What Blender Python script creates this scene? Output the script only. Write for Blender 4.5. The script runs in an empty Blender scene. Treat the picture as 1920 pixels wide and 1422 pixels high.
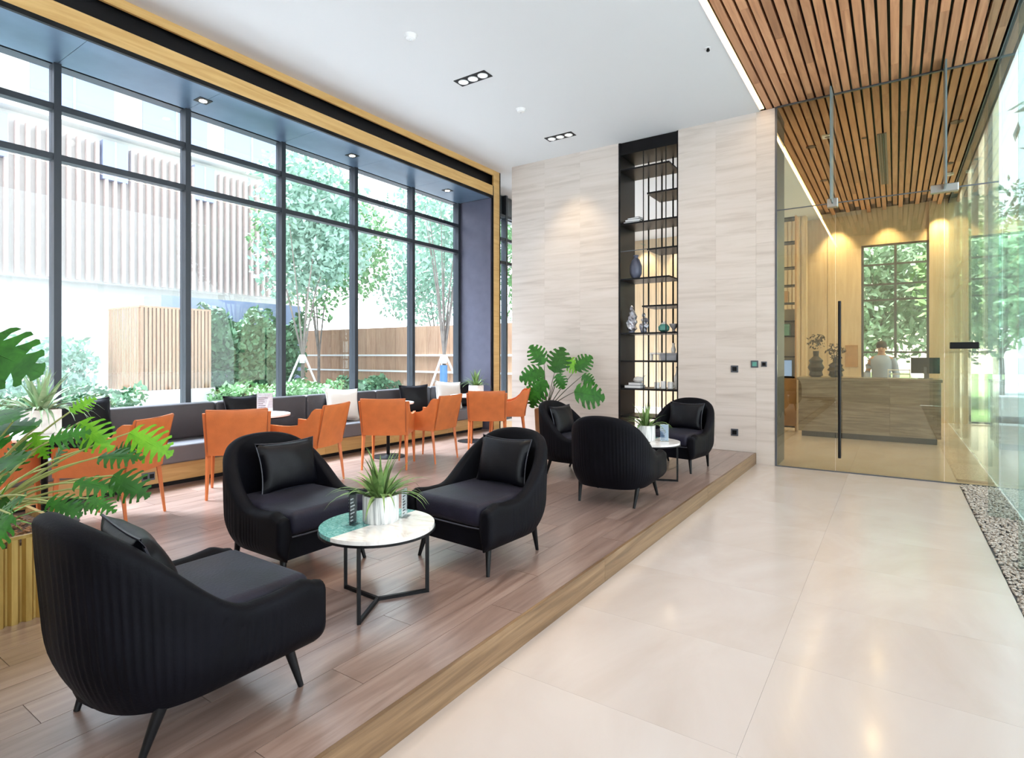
import bpy, bmesh, math, random
from math import sin, cos, pi, radians, sqrt, atan2
from mathutils import Vector, Matrix

sc = bpy.context.scene
COL = sc.collection

# ------------------------------------------------------------------ camera
cam = bpy.data.cameras.new('camera')
cam.sensor_fit = 'HORIZONTAL'; cam.sensor_width = 36.0
cam.lens = 1061.72 / 1920 * 36.0
cam.shift_y = -44.5 / 1920
cam.clip_end = 300
camo = bpy.data.objects.new('camera', cam); COL.objects.link(camo)
camo.location = (0, 0, 1.48); camo.rotation_euler = (radians(90), 0, radians(34.1024))
sc.camera = camo

# ------------------------------------------------------------------ world, sun, area lights, exposure
world = bpy.data.worlds.new('world'); sc.world = world; world.use_nodes = True
wn = world.node_tree; wn.nodes.clear()
w_out = wn.nodes.new('ShaderNodeOutputWorld'); w_bg = wn.nodes.new('ShaderNodeBackground')
w_tc = wn.nodes.new('ShaderNodeTexCoord'); w_sep = wn.nodes.new('ShaderNodeSeparateXYZ')
w_ramp = wn.nodes.new('ShaderNodeValToRGB')
w_ramp.color_ramp.elements[0].position = 0.0; w_ramp.color_ramp.elements[0].color = (0.93, 0.97, 1.0, 1)
w_ramp.color_ramp.elements[1].position = 1.0; w_ramp.color_ramp.elements[1].color = (0.70, 0.84, 1.0, 1)
wn.links.new(w_tc.outputs['Generated'], w_sep.inputs[0]); wn.links.new(w_sep.outputs['Z'], w_ramp.inputs[0])
wn.links.new(w_ramp.outputs[0], w_bg.inputs['Color']); wn.links.new(w_bg.outputs[0], w_out.inputs['Surface'])
w_bg.inputs['Strength'].default_value = 4.6

def area(name, loc, size, power, color, rot=(0, 0, 0), sy=None, spread=None):
    l = bpy.data.lights.new(name, 'AREA'); l.energy = power; l.color = color
    l.size = size
    if sy: l.shape = 'RECTANGLE'; l.size_y = sy
    if spread: l.spread = spread
    o = bpy.data.objects.new(name, l); COL.objects.link(o); o.location = loc; o.rotation_euler = rot
    return o
def spot(name, loc, power, color, angle=70, blend=0.6, rot=(0, 0, 0), r=0.04):
    l = bpy.data.lights.new(name, 'SPOT'); l.energy = power; l.color = color
    l.spot_size = radians(angle); l.spot_blend = blend; l.shadow_soft_size = r
    o = bpy.data.objects.new(name, l); COL.objects.link(o); o.location = loc; o.rotation_euler = rot
    return o
sun = bpy.data.lights.new('sun', 'SUN'); sun.energy = 26.0; sun.angle = radians(24); sun.color = (0.80, 0.89, 1.0)
suno = bpy.data.objects.new('sun', sun); COL.objects.link(suno)
suno.rotation_euler = (radians(10), radians(-30), 0)
# added fill spots under the lounge ceiling, without fixtures, warm-neutral
WARM = (1.0, 0.78, 0.52); NEUT = (1.0, 0.93, 0.84)
for (lx, ly, lp) in ((-3.4, -1.5, 90), (-3.4, 1.0, 70), (-3.0, 3.4, 80), (-0.3, -1.5, 40), (-0.3, 4.6, 60), (-2.6, 6.0, 90)):
    spot('ceiling_fill', (lx, ly, 4.74), lp, NEUT, 150, 1.0, r=0.05)
for (lx, ly, lp) in ((-0.3, 10.8, 150), (-0.3, 13.6, 150), (-3.2, 11.5, 200), (-4.6, 13.8, 150)):  # added warm fill spots for the lobby, no fixtures at these points
    spot('lobby_fill', (lx, ly, 4.72), lp, WARM, 150, 1.0, r=0.05)

sc.view_settings.view_transform = 'Standard'; sc.view_settings.look = 'None'
sc.view_settings.gamma = 1; sc.view_settings.use_curve_mapping = False
sc.view_settings.exposure = 0.08
sc.render.film_transparent = False
cy = sc.cycles
cy.use_denoising = True
cy.max_bounces = 10; cy.diffuse_bounces = 5; cy.glossy_bounces = 4; cy.transmission_bounces = 6
cy.transparent_max_bounces = 24
cy.sample_clamp_indirect = 6; cy.caustics_reflective = False; cy.caustics_refractive = False

# ------------------------------------------------------------------ materials
def new_mat(name):
    m = bpy.data.materials.new(name); m.use_nodes = True
    nt = m.node_tree; b = nt.nodes['Principled BSDF']
    return m, nt, b
def ramp(nt, stops):
    r = nt.nodes.new('ShaderNodeValToRGB'); e = r.color_ramp.elements
    while len(e) < len(stops): e.new(0.5)
    for i, (p, c) in enumerate(stops): e[i].position = p; e[i].color = (*c, 1)
    return r
def plain(name, col, rough=0.5, metal=0.0, sheen=0.0, coat=0.0, bump=0.0, bscale=60, var=0.0, vscale=6, spec=0.5, emit=None, estr=0):
    m, nt, b = new_mat(name)
    b.inputs['Base Color'].default_value = (*col, 1); b.inputs['Roughness'].default_value = rough
    b.inputs['Metallic'].default_value = metal; b.inputs['Sheen Weight'].default_value = sheen
    b.inputs['Coat Weight'].default_value = coat; b.inputs['Specular IOR Level'].default_value = spec
    tc = nt.nodes.new('ShaderNodeTexCoord'); n = nt.nodes.new('ShaderNodeTexNoise')
    n.inputs['Scale'].default_value = vscale; n.inputs['Detail'].default_value = 4
    nt.links.new(tc.outputs['Object'], n.inputs['Vector'])
    v = max(var, 0.0)
    r = ramp(nt, [(0.3, tuple(c * (1 - v) for c in col)), (0.7, tuple(min(1, c * (1 + v)) for c in col))])
    nt.links.new(n.outputs['Fac'], r.inputs[0]); nt.links.new(r.outputs[0], b.inputs['Base Color'])
    if bump:
        n2 = nt.nodes.new('ShaderNodeTexNoise'); n2.inputs['Scale'].default_value = bscale
        nt.links.new(tc.outputs['Object'], n2.inputs['Vector'])
        bp = nt.nodes.new('ShaderNodeBump'); bp.inputs['Strength'].default_value = bump; bp.inputs['Distance'].default_value = 0.01
        nt.links.new(n2.outputs['Fac'], bp.inputs['Height']); nt.links.new(bp.outputs[0], b.inputs['Normal'])
    if emit:
        b.inputs['Emission Color'].default_value = (*emit, 1); b.inputs['Emission Strength'].default_value = estr
    return m
def grained(name, stops, stretch, scale=1.0, rough=0.4, rnd=0.25, coat=0.0, bump=0.05, spec=0.5, dist=1.5, coatr=0.1):
    """veined / wood grain: noise stretched, per-object offset and tone"""
    m, nt, b = new_mat(name)
    tc = nt.nodes.new('ShaderNodeTexCoord'); oi = nt.nodes.new('ShaderNodeObjectInfo')
    mp = nt.nodes.new('ShaderNodeMapping'); mp.inputs['Scale'].default_value = stretch
    ad = nt.nodes.new('ShaderNodeVectorMath'); ad.operation = 'ADD'
    ml = nt.nodes.new('ShaderNodeMath'); ml.operation = 'MULTIPLY'; ml.inputs[1].default_value = 37.0
    nt.links.new(oi.outputs['Random'], ml.inputs[0])
    nt.links.new(tc.outputs['Object'], mp.inputs['Vector'])
    nt.links.new(mp.outputs[0], ad.inputs[0]); nt.links.new(ml.outputs[0], ad.inputs[1])
    n = nt.nodes.new('ShaderNodeTexNoise'); n.inputs['Scale'].default_value = scale
    n.inputs['Detail'].default_value = 6; n.inputs['Roughness'].default_value = 0.6; n.inputs['Distortion'].default_value = dist
    nt.links.new(ad.outputs[0], n.inputs['Vector'])
    r = ramp(nt, stops); nt.links.new(n.outputs['Fac'], r.inputs[0])
    hs = nt.nodes.new('ShaderNodeHueSaturation')
    mr = nt.nodes.new('ShaderNodeMapRange'); mr.inputs['To Min'].default_value = 1 - rnd; mr.inputs['To Max'].default_value = 1 + rnd
    nt.links.new(oi.outputs['Random'], mr.inputs['Value']); nt.links.new(mr.outputs[0], hs.inputs['Value'])
    nt.links.new(r.outputs[0], hs.inputs['Color']); nt.links.new(hs.outputs[0], b.inputs['Base Color'])
    b.inputs['Roughness'].default_value = rough; b.inputs['Coat Weight'].default_value = coat
    b.inputs['Coat Roughness'].default_value = coatr; b.inputs['Specular IOR Level'].default_value = spec
    if bump:
        bp = nt.nodes.new('ShaderNodeBump'); bp.inputs['Strength'].default_value = bump; bp.inputs['Distance'].default_value = 0.004
        nt.links.new(n.outputs['Fac'], bp.inputs['Height']); nt.links.new(bp.outputs[0], b.inputs['Normal'])
    return m
def glass_mat(name, tint, refl=0.06, rough=0.0):
    m = bpy.data.materials.new(name); m.use_nodes = True; nt = m.node_tree; nt.nodes.clear()
    o = nt.nodes.new('ShaderNodeOutputMaterial'); mx = nt.nodes.new('ShaderNodeMixShader')
    t = nt.nodes.new('ShaderNodeBsdfTransparent'); g = nt.nodes.new('ShaderNodeBsdfGlossy')
    t.inputs['Color'].default_value = (*tint, 1); g.inputs['Roughness'].default_value = rough
    g.inputs['Color'].default_value = (0.95, 1, 0.98, 1)
    lw = nt.nodes.new('ShaderNodeLayerWeight'); lw.inputs['Blend'].default_value = 0.5
    pw = nt.nodes.new('ShaderNodeMath'); pw.operation = 'POWER'; pw.inputs[1].default_value = 4.0
    nt.links.new(lw.outputs['Facing'], pw.inputs[0])
    mr = nt.nodes.new('ShaderNodeMapRange'); mr.inputs['To Min'].default_value = refl; mr.inputs['To Max'].default_value = 0.75
    nt.links.new(pw.outputs[0], mr.inputs['Value']); nt.links.new(mr.outputs[0], mx.inputs[0])
    nt.links.new(t.outputs[0], mx.inputs[1]); nt.links.new(g.outputs[0], mx.inputs[2]); nt.links.new(mx.outputs[0], o.inputs['Surface'])
    return m

M = {}
M['ceiling'] = plain('ceiling_paint', (0.60, 0.605, 0.61), 0.9)
M['marble_floor'] = grained('cream_marble', [(0.25, (0.51, 0.425, 0.37)), (0.5, (0.55, 0.47, 0.425)), (0.75, (0.585, 0.515, 0.475))], (0.9, 0.5, 1), 1.3, rough=0.22, rnd=0.012, coat=0.25, bump=0.0, dist=1.6, coatr=0.12)
M['stone_wall'] = grained('veined_stone', [(0.25, (0.48, 0.41, 0.36)), (0.5, (0.60, 0.53, 0.475)), (0.75, (0.65, 0.58, 0.535))], (0.5, 0.5, 7.0), 1.6, rough=0.35, rnd=0.015, bump=0.0, dist=0.7)
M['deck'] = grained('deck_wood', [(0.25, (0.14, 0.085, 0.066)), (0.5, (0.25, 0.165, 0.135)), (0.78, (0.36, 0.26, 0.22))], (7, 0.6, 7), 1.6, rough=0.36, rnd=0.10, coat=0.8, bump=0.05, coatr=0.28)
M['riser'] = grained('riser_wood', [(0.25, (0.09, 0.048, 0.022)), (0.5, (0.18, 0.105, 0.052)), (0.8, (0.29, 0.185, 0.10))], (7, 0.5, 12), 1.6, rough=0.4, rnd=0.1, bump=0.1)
M['slat_wood'] = grained('ceiling_slat_wood', [(0.25, (0.26, 0.115, 0.055)), (0.5, (0.43, 0.21, 0.105)), (0.8, (0.56, 0.32, 0.175))], (8, 0.5, 8), 1.4, rough=0.5, rnd=0.22, bump=0.05)
M['gold_wood'] = grained('golden_panel', [(0.3, (0.50, 0.29, 0.09)), (0.7, (0.66, 0.43, 0.17))], (3, 0.6, 10), 1.5, rough=0.35, rnd=0.02, bump=0.0)
M['brass'] = grained('brass_planter', [(0.3, (0.34, 0.21, 0.05)), (0.7, (0.60, 0.41, 0.13))], (5, 5, 0.5), 2, rough=0.32, rnd=0.02, bump=0.0)
M['brass'].node_tree.nodes['Principled BSDF'].inputs['Metallic'].default_value = 0.65
M['black'] = plain('black_metal', (0.005, 0.005, 0.006), 0.4, 0.0, spec=0.2)
M['mullion'] = plain('dark_mullion_metal', (0.025, 0.032, 0.042), 0.4, 0.3)
M['soffit'] = plain('blue_grey_metal', (0.13, 0.20, 0.29), 0.3, 0.5, var=0.06)
M['jamb'] = plain('slate_blue_panel', (0.09, 0.09, 0.13), 0.4, 0.3, var=0.08)
M['velvet'] = plain('black_velvet', (0.0022, 0.0022, 0.0042), 0.6, sheen=0.0, bump=0.1, bscale=120, var=0.35, vscale=5, spec=0.10)
M['velvet2'] = plain('highlit_velvet', (0.011, 0.010, 0.020), 0.5, sheen=0.02, bump=0.12, bscale=90, var=0.4, vscale=6, spec=0.2)  # seat copy of the black velvet, bluish highlight put into its colour
M['pillow_dark'] = plain('black_satin', (0.002, 0.002, 0.004), 0.42, sheen=0.0, bump=0.1, bscale=25, var=0.3, spec=0.2)
M['pillow_white'] = plain('white_cotton', (0.78, 0.76, 0.72), 0.9, sheen=0.2, bump=0.15, bscale=30)
M['piping'] = plain('piping', (0.02, 0.02, 0.03), 0.4)
M['orange'] = plain('orange_leather', (0.60, 0.165, 0.045), 0.42, bump=0.12, bscale=140, var=0.10, vscale=9)
M['orange_dark'] = plain('orange_leather_dark', (0.33, 0.09, 0.03), 0.45, bump=0.1, bscale=120, var=0.1)
M['sofa'] = plain('charcoal_fabric', (0.048, 0.045, 0.052), 0.5, sheen=0.03, bump=0.2, bscale=180, var=0.1)
M['sofa_seat'] = plain('sheen_grey_seat_leather', (0.13, 0.13, 0.145), 0.42, bump=0.1, bscale=180, var=0.06, spec=0.7)  # seat lightened so its colour carries the daylight sheen
M['white_top'] = plain('white_tabletop', (0.8, 0.8, 0.8), 0.2)
M['table_marble'] = grained('white_marble', [(0.3, (0.56, 0.50, 0.47)), (0.5, (0.78, 0.74, 0.71)), (0.8, (0.86, 0.84, 0.82))], (1.5, 3, 1), 2.2, rough=0.15, rnd=0.02, bump=0.0, dist=3)
M['teal_marble'] = grained('teal_marble', [(0.3, (0.03, 0.13, 0.13)), (0.5, (0.10, 0.32, 0.31)), (0.75, (0.35, 0.58, 0.56))], (4, 4, 4), 5, rough=0.15, rnd=0.02, bump=0.0, dist=3)
M['pot_grey'] = grained('grey_streaked_ceramic', [(0.35, (0.32, 0.33, 0.33)), (0.5, (0.62, 0.62, 0.61)), (0.65, (0.80, 0.80, 0.79))], (22, 22, 1.5), 2.2, rough=0.5, rnd=0.02, bump=0.1, dist=0.6)
M['pot_white'] = plain('white_ceramic', (0.74, 0.72, 0.70), 0.45, var=0.12, vscale=20)
M['pot_tan'] = plain('tan_wood_pot', (0.42, 0.24, 0.11), 0.5, var=0.15)
M['soil'] = plain('soil', (0.10, 0.05, 0.025), 0.95, bump=1.0, bscale=60, var=0.6, vscale=60)
M['bark'] = plain('bark_chips', (0.30, 0.14, 0.06), 0.9, var=0.5, vscale=30)
def leaf_mat(name, a, b_, rough=0.45):
    m = grained(name, [(0.3, a), (0.7, b_)], (6, 6, 6), 1.5, rough=rough, rnd=0.2, bump=0.05, spec=0.25)
    bs = m.node_tree.nodes['Principled BSDF']
    bs.inputs['Subsurface Weight'].default_value = 0.0
    return m
M['leaf_dark'] = leaf_mat('monstera_green', (0.010, 0.065, 0.006), (0.03, 0.15, 0.012))
M['leaf_lime'] = leaf_mat('bright_green_leaf', (0.07, 0.24, 0.008), (0.16, 0.38, 0.02))
M['leaf_blade'] = leaf_mat('blade_leaf', (0.07, 0.17, 0.04), (0.28, 0.40, 0.14))
M['leaf_pale'] = leaf_mat('pale_blade_leaf', (0.16, 0.28, 0.14), (0.40, 0.52, 0.32))
M['stem'] = plain('stem_green', (0.34, 0.38, 0.12), 0.5, var=0.2)
M['stem_dark'] = plain('stem_dark', (0.05, 0.06, 0.025), 0.6, var=0.2)
M['book_grey'] = plain('grey_book', (0.25, 0.25, 0.27), 0.6)
M['book_dark'] = plain('dark_book', (0.04, 0.04, 0.05), 0.6)
M['silver'] = plain('silver_glaze', (0.38, 0.38, 0.42), 0.3, 0.6, var=0.5, vscale=25)
M['pewter'] = plain('pewter_blue', (0.10, 0.11, 0.16), 0.35, 0.2, var=0.2)
M['teal'] = plain('teal_ceramic', (0.10, 0.30, 0.25), 0.3)
M['bronze'] = plain('dark_bronze', (0.03, 0.022, 0.016), 0.5, 0.3, bump=0.6, bscale=25)
M['white_paint'] = plain('white_paint', (0.80, 0.80, 0.80), 0.6)
M['cream_wall'] = plain('cream_wall', (0.62, 0.55, 0.46), 0.7, var=0.02)
M['lobby_panel'] = grained('honey_wood_panel', [(0.3, (0.56, 0.43, 0.28)), (0.7, (0.70, 0.57, 0.41))], (6, 6, 0.5), 1.4, rough=0.45, rnd=0.05, bump=0.0)
M['desk_stone'] = grained('grey_brown_stone', [(0.25, (0.10, 0.075, 0.055)), (0.5, (0.20, 0.165, 0.13)), (0.75, (0.32, 0.28, 0.24))], (0.8, 1, 9), 1.4, rough=0.25, rnd=0.02, bump=0.0)
M['led'] = plain('led_strip', (1, 0.8, 0.5), 0.5, emit=(1.0, 0.62, 0.26), estr=3.2)
M['lamp_glow'] = plain('lamp_glow', (1, 1, 1), 0.5, emit=(1.0, 0.93, 0.8), estr=9)
M['steel'] = plain('brushed_steel', (0.45, 0.46, 0.46), 0.3, 0.9)
M['plastic_white'] = plain('white_plastic', (0.75, 0.75, 0.75), 0.4)
M['grey_metal'] = plain('grey_metal', (0.10, 0.11, 0.13), 0.4, 0.5)
M['window_glass'] = glass_mat('window_glass', (0.97, 0.985, 0.99), 0.03)
M['entry_glass'] = glass_mat('entry_glass', (0.84, 0.80, 0.65), 0.09)
M['side_glass'] = glass_mat('side_glass', (0.95, 0.965, 0.955), 0.10)
M['fin_glass'] = glass_mat('fin_glass', (0.86, 0.92, 0.91), 0.05)
M['fin_edge'] = plain('fin_edge_glass', (0.16, 0.22, 0.23), 0.3)
M['acrylic'] = glass_mat('acrylic', (0.93, 0.96, 0.97), 0.10)
M['card_dark'] = plain('dark_card', (0.02, 0.02, 0.025), 0.5)
M['card_pink'] = plain('pale_pink_card', (0.86, 0.72, 0.74), 0.6, var=0.15, vscale=40)
M['card_blue'] = plain('blue_card', (0.18, 0.26, 0.42), 0.5)
M['card_white'] = plain('white_card', (0.82, 0.82, 0.82), 0.6)
M['pebble'] = grained('pebbles', [(0.3, (0.20, 0.17, 0.14)), (0.5, (0.42, 0.37, 0.31)), (0.7, (0.66, 0.61, 0.54))], (18, 18, 18), 1.4, rough=0.5, rnd=0.0, bump=0.0)
M['skin'] = plain('skin', (0.62, 0.36, 0.25), 0.55)
M['hair'] = plain('dark_hair', (0.02, 0.015, 0.012), 0.5)
M['shirt'] = plain('pale_blue_shirt', (0.42, 0.52, 0.72), 0.8)
M['trousers'] = plain('dark_trousers', (0.03, 0.035, 0.06), 0.8)
# outdoors
M['paving'] = plain('pale_paving', (0.60, 0.60, 0.58), 0.8, var=0.1, vscale=2)
M['grass'] = plain('lawn', (0.14, 0.24, 0.10), 0.95, var=0.3, vscale=8)
M['facade'] = plain('pale_facade', (0.62, 0.60, 0.58), 0.8, var=0.03)
M['facade_slat'] = plain('glare_pale_slats', (0.62, 0.52, 0.49), 0.8, var=0.05)  # slat tone paled to stand in for outdoor overexposure
M['facade_glass'] = plain('facade_window', (0.28, 0.33, 0.52), 0.2)
M['cedar'] = grained('cedar', [(0.3, (0.30, 0.165, 0.10)), (0.7, (0.44, 0.28, 0.18))], (6, 6, 0.6), 1.6, rough=0.6, rnd=0.12, bump=0.0)
M['plinth'] = plain('white_plinth', (0.68, 0.68, 0.66), 0.7)
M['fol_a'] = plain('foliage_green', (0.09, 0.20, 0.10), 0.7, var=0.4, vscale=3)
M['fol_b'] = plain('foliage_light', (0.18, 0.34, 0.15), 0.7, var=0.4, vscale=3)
M['fol_c'] = plain('foliage_glare_pale', (0.27, 0.42, 0.33), 0.7, var=0.35, vscale=3)  # leaf colour raised so the crowns look washed out by glare
M['trunk'] = plain('tree_trunk', (0.20, 0.17, 0.15), 0.9, var=0.3)
M['wrap_blue'] = plain('blue_wrap', (0.10, 0.22, 0.42), 0.7)

# ------------------------------------------------------------------ helpers
def P(o, label=None, cat=None, group=None, kind=None):
    if label: o['label'] = label
    if cat: o['category'] = cat
    if group: o['group'] = group
    if kind: o['kind'] = kind
    return o
def empty(name, loc=(0, 0, 0), rz=0, label=None, cat=None, group=None, kind=None):
    o = bpy.data.objects.new(name, None); COL.objects.link(o); o.location = loc; o.rotation_euler = (0, 0, rz)
    o.empty_display_size = 0.1
    return P(o, label, cat, group, kind)
class MB:
    def __init__(s): s.bm = bmesh.new()
    def box(s, x0, x1, y0, y1, z0, z1):
        v = [s.bm.verts.new(p) for p in ((x0,y0,z0),(x1,y0,z0),(x1,y1,z0),(x0,y1,z0),(x0,y0,z1),(x1,y0,z1),(x1,y1,z1),(x0,y1,z1))]
        for f in ((0,3,2,1),(4,5,6,7),(0,1,5,4),(1,2,6,5),(2,3,7,6),(3,0,4,7)): s.bm.faces.new([v[i] for i in f])
        return s
    def rbox(s, x0, x1, y0, y1, z0, z1, r=0.01, seg=2):
        b = bmesh.new(); bmesh.ops.create_cube(b, size=1)
        for v in b.verts: v.co = Vector(((x0+x1)/2 + v.co.x*(x1-x0), (y0+y1)/2 + v.co.y*(y1-y0), (z0+z1)/2 + v.co.z*(z1-z0)))
        bmesh.ops.bevel(b, geom=list(b.edges), offset=r, segments=seg, profile=0.5, affect='EDGES')
        s.add(b); return s
    def add(s, b, mat=None):
        me = bpy.data.meshes.new('t'); b.to_mesh(me); b.free()
        if mat: me.transform(mat)
        s.bm.from_mesh(me); bpy.data.meshes.remove(me); return s
    def cyl(s, p, r0, r1, h, n=16, cap=True):
        x, y, z = p; a = []; c = []
        for i in range(n):
            t = 2*pi*i/n
            a.append(s.bm.verts.new((x+r0*cos(t), y+r0*sin(t), z))); c.append(s.bm.verts.new((x+r1*cos(t), y+r1*sin(t), z+h)))
        for i in range(n): s.bm.faces.new((a[i], a[(i+1)%n], c[(i+1)%n], c[i]))
        if cap: s.bm.faces.new(a[::-1]); s.bm.faces.new(c)
        return s
    def lathe(s, prof, n=20, c=(0, 0, 0)):
        rings = []
        for r, z in prof:
            rings.append([s.bm.verts.new((c[0]+r*cos(2*pi*i/n), c[1]+r*sin(2*pi*i/n), c[2]+z)) for i in range(n)])
        for a, b in zip(rings, rings[1:]):
            for i in range(n): s.bm.faces.new((a[i], a[(i+1)%n], b[(i+1)%n], b[i]))
        s.bm.faces.new(rings[0][::-1]); s.bm.faces.new(rings[-1])
        return s
    def tube(s, pts, r, n=6, r1=None):
        pts = [Vector(p) for p in pts]; rings = []
        m = len(pts)
        for i, p in enumerate(pts):
            d = (pts[min(i+1, m-1)] - pts[max(i-1, 0)])
            if d.length < 1e-9: d = Vector((0, 0, 1))
            d.normalize(); up = Vector((0, 0, 1)) if abs(d.z) < 0.95 else Vector((1, 0, 0))
            a = d.cross(up).normalized(); b = a.cross(d)
            rr = r if r1 is None else r + (r1-r)*i/(m-1)
            rings.append([s.bm.verts.new(p + a*rr*cos(2*pi*k/n) + b*rr*sin(2*pi*k/n)) for k in range(n)])
        for a, b in zip(rings, rings[1:]):
            for k in range(n): s.bm.faces.new((a[k], b[k], b[(k+1)%n], a[(k+1)%n]))
        s.bm.faces.new(rings[0]); s.bm.faces.new(rings[-1][::-1])
        return s
    def bar(s, a, b, w, h=None):
        h = h or w; a = Vector(a); b = Vector(b); d = (b-a).normalized()
        up = Vector((0, 0, 1)) if abs(d.z) < 0.95 else Vector((0, 1, 0))
        x = d.cross(up).normalized()*w/2; y = x.normalized().cross(d)*h/2
        v = [s.bm.verts.new(p+i*x+j*y) for p in (a, b) for i, j in ((-1,-1),(1,-1),(1,1),(-1,1))]
        for f in ((0,1,2,3),(7,6,5,4),(0,4,5,1),(1,5,6,2),(2,6,7,3),(3,7,4,0)): s.bm.faces.new([v[i] for i in f])
        return s
    def prism(s, pts, axis, a0, a1):
        """extrude a polygon; axis is the extrusion axis, pts the other two coords in order"""
        def mk(p, a):
            if axis == 'x': return (a, p[0], p[1])
            if axis == 'y': return (p[0], a, p[1])
            return (p[0], p[1], a)
        A = [s.bm.verts.new(mk(p, a0)) for p in pts]; B = [s.bm.verts.new(mk(p, a1)) for p in pts]; n = len(pts)
        s.bm.faces.new(A[::-1]); s.bm.faces.new(B)
        for i in range(n): s.bm.faces.new((A[i], A[(i+1)%n], B[(i+1)%n], B[i]))
        return s
    def mesh(s, name, mat, smooth=False, angle=40):
        bmesh.ops.recalc_face_normals(s.bm, faces=list(s.bm.faces))
        me = bpy.data.meshes.new(name); s.bm.to_mesh(me); s.bm.free(); me.materials.append(mat)
        if smooth:
            for p in me.polygons: p.use_smooth = True
            try: me.set_sharp_from_angle(angle=radians(angle))
            except Exception: pass
        return me
    def build(s, name, mat, parent=None, smooth=False, angle=40, **kw):
        o = bpy.data.objects.new(name, s.mesh(name, mat, smooth, angle)); COL.objects.link(o)
        if parent: o.parent = parent
        return P(o, **kw)
def inst(name, me, parent=None, loc=(0, 0, 0), rot=(0, 0, 0), scale=(1, 1, 1), **kw):
    o = bpy.data.objects.new(name, me); COL.objects.link(o); o.parent = parent
    o.location = loc; o.rotation_euler = rot; o.scale = scale
    return P(o, **kw)
def copy_tree(o, parent=None):
    c = o.copy(); COL.objects.link(c)
    if parent: c.parent = parent
    for ch in o.children: copy_tree(ch, c)
    return c

XW, XF, YB, ZC, ZF, XS, PL, XG, XR = -6.70, -5.95, 8.25, 4.79, 4.29, -1.57, 0.15, 0.60, 0.955

# ------------------------------------------------------------------ structure: floors
fl = MB().box(-6.9, 2.2, -4.2, 15.9, -0.12, -0.022).build('floor', M['marble_floor'], kind='structure',
    label='polished cream marble floor of the walkway')
tile_me = {}
def tile(x0, x1, y0, y1, parent, mat='marble_floor', z0=-0.02, z1=0.0, g=0.0004, name='tile'):
    k = (round(x1-x0, 3), round(y1-y0, 3), mat, z1-z0)
    if k not in tile_me:
        hx, hy = (x1-x0)/2-g, (y1-y0)/2-g
        tile_me[k] = MB().box(-hx, hx, -hy, hy, z0, z1).mesh(name, M[mat])
    return inst(name, tile_me[k], parent, ((x0+x1)/2, (y0+y1)/2, 0))
y = -4.2
while y < 15.6:
    for i in range(2):
        w = (XG - XS)/2
        tile(XS + i*w, XS + (i+1)*w, y, y+0.8, fl)
    if y >= 8.2: tile(XG, XR, y, y+0.8, fl)
    y += 0.8
for yy in range(6):
    for xx in range(3): tile(-3.2 - 0.8*xx - 0.8, -3.2-0.8*xx, 9.6+yy*0.8, 10.4+yy*0.8, fl) if False else None
# raised wooden deck
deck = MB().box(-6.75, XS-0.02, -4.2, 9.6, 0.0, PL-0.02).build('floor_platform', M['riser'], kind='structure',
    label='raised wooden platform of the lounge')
random.seed(3)
pw = 0.193
plank_me = {}
def plank(x0, y0, L, parent):
    k = round(L, 2)
    if k not in plank_me:
        b = MB().box(-pw/2+0.0012, pw/2-0.0012, -L/2+0.0012, L/2-0.0012, -0.018, 0.0)
        plank_me[k] = b.mesh('plank', M['deck'])
    return inst('plank', plank_me[k], parent, (x0+pw/2, y0+L/2, PL))
nrow = 24; x = XS - 0.02 - nrow*pw
for r in range(nrow):
    y = -1.6 - (r*0.47 % 1.35)
    while y < 8.24:
        L = 1.35
        if y + L > 8.24: L = round(8.24-y, 2)
        if L > 0.05: plank(x + r*pw, y, L, deck)
        y += 1.35
# riser boards of the step
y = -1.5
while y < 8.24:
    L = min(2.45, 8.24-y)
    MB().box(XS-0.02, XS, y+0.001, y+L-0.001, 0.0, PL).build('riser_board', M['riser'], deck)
    y += 2.45

# ------------------------------------------------------------------ ceilings
ce = MB().box(-6.95, -1.52, -4.2, 15.9, ZC, ZC+0.12).build('ceiling', M['ceiling'], kind='structure', label='smooth white plaster ceiling')
back = MB().box(-1.52, XR+0.1, -4.2, 15.9, 4.90, 4.98).build('ceiling_backing', M['black'], kind='structure', label='dark void above the timber slats')
slc = empty('ceiling_slats', (0, 0, 0), kind='structure', label='timber slat ceiling over the walkway')
nsl = 24; sp = (XR - 0.01 - (-1.455))/nsl
slat_me = [MB().box(-0.037, 0.037, -1.2, 1.2, 0, 0.07).mesh('slat', M['slat_wood'])]
slat_s = MB().box(-0.037, 0.037, -0.6, 0.6, 0, 0.07).mesh('slat', M['slat_wood'])
for i in range(nsl):
    y = 0.2 - (i*0.83 % 2.4)
    while y < 15.5:
        if y+1.2 < 15.6: inst('slat', slat_me[0] if y+2.4 < 15.6 else slat_s, slc, (-1.455+sp*(i+0.5), y+(1.2 if y+2.4 < 15.6 else 0.6), 4.80))
        y += 2.402
for yy in (-3.5,):
    MB().box(-1.455, XR-0.01, -4.1, -2.3, 4.80, 4.87).build('slat', M['slat_wood'], slc, kind='stuff')
led = empty('led_cove_light', (0, 0, 0), label='glowing warm LED strip along the edge of the timber ceiling', cat='light')
MB().box(-1.515, -1.462, -3.5, 8.2, 4.795, 4.81).build('light_strip', M['led'], led)
MB().box(-1.520, -1.515, -3.5, 8.2, 4.785, 4.83).build('housing', M['white_paint'], led)
led2 = empty('led_cove_light', (0, 0, 0), label='warm LED strip continuing behind the glass entrance', cat='light')
MB().box(-1.515, -1.462, 8.9, 15.5, 4.795, 4.81).build('light_strip', M['led'], led2)
MB().box(-1.520, -1.515, 8.9, 15.5, 4.785, 4.83).build('housing', M['white_paint'], led2)
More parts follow.
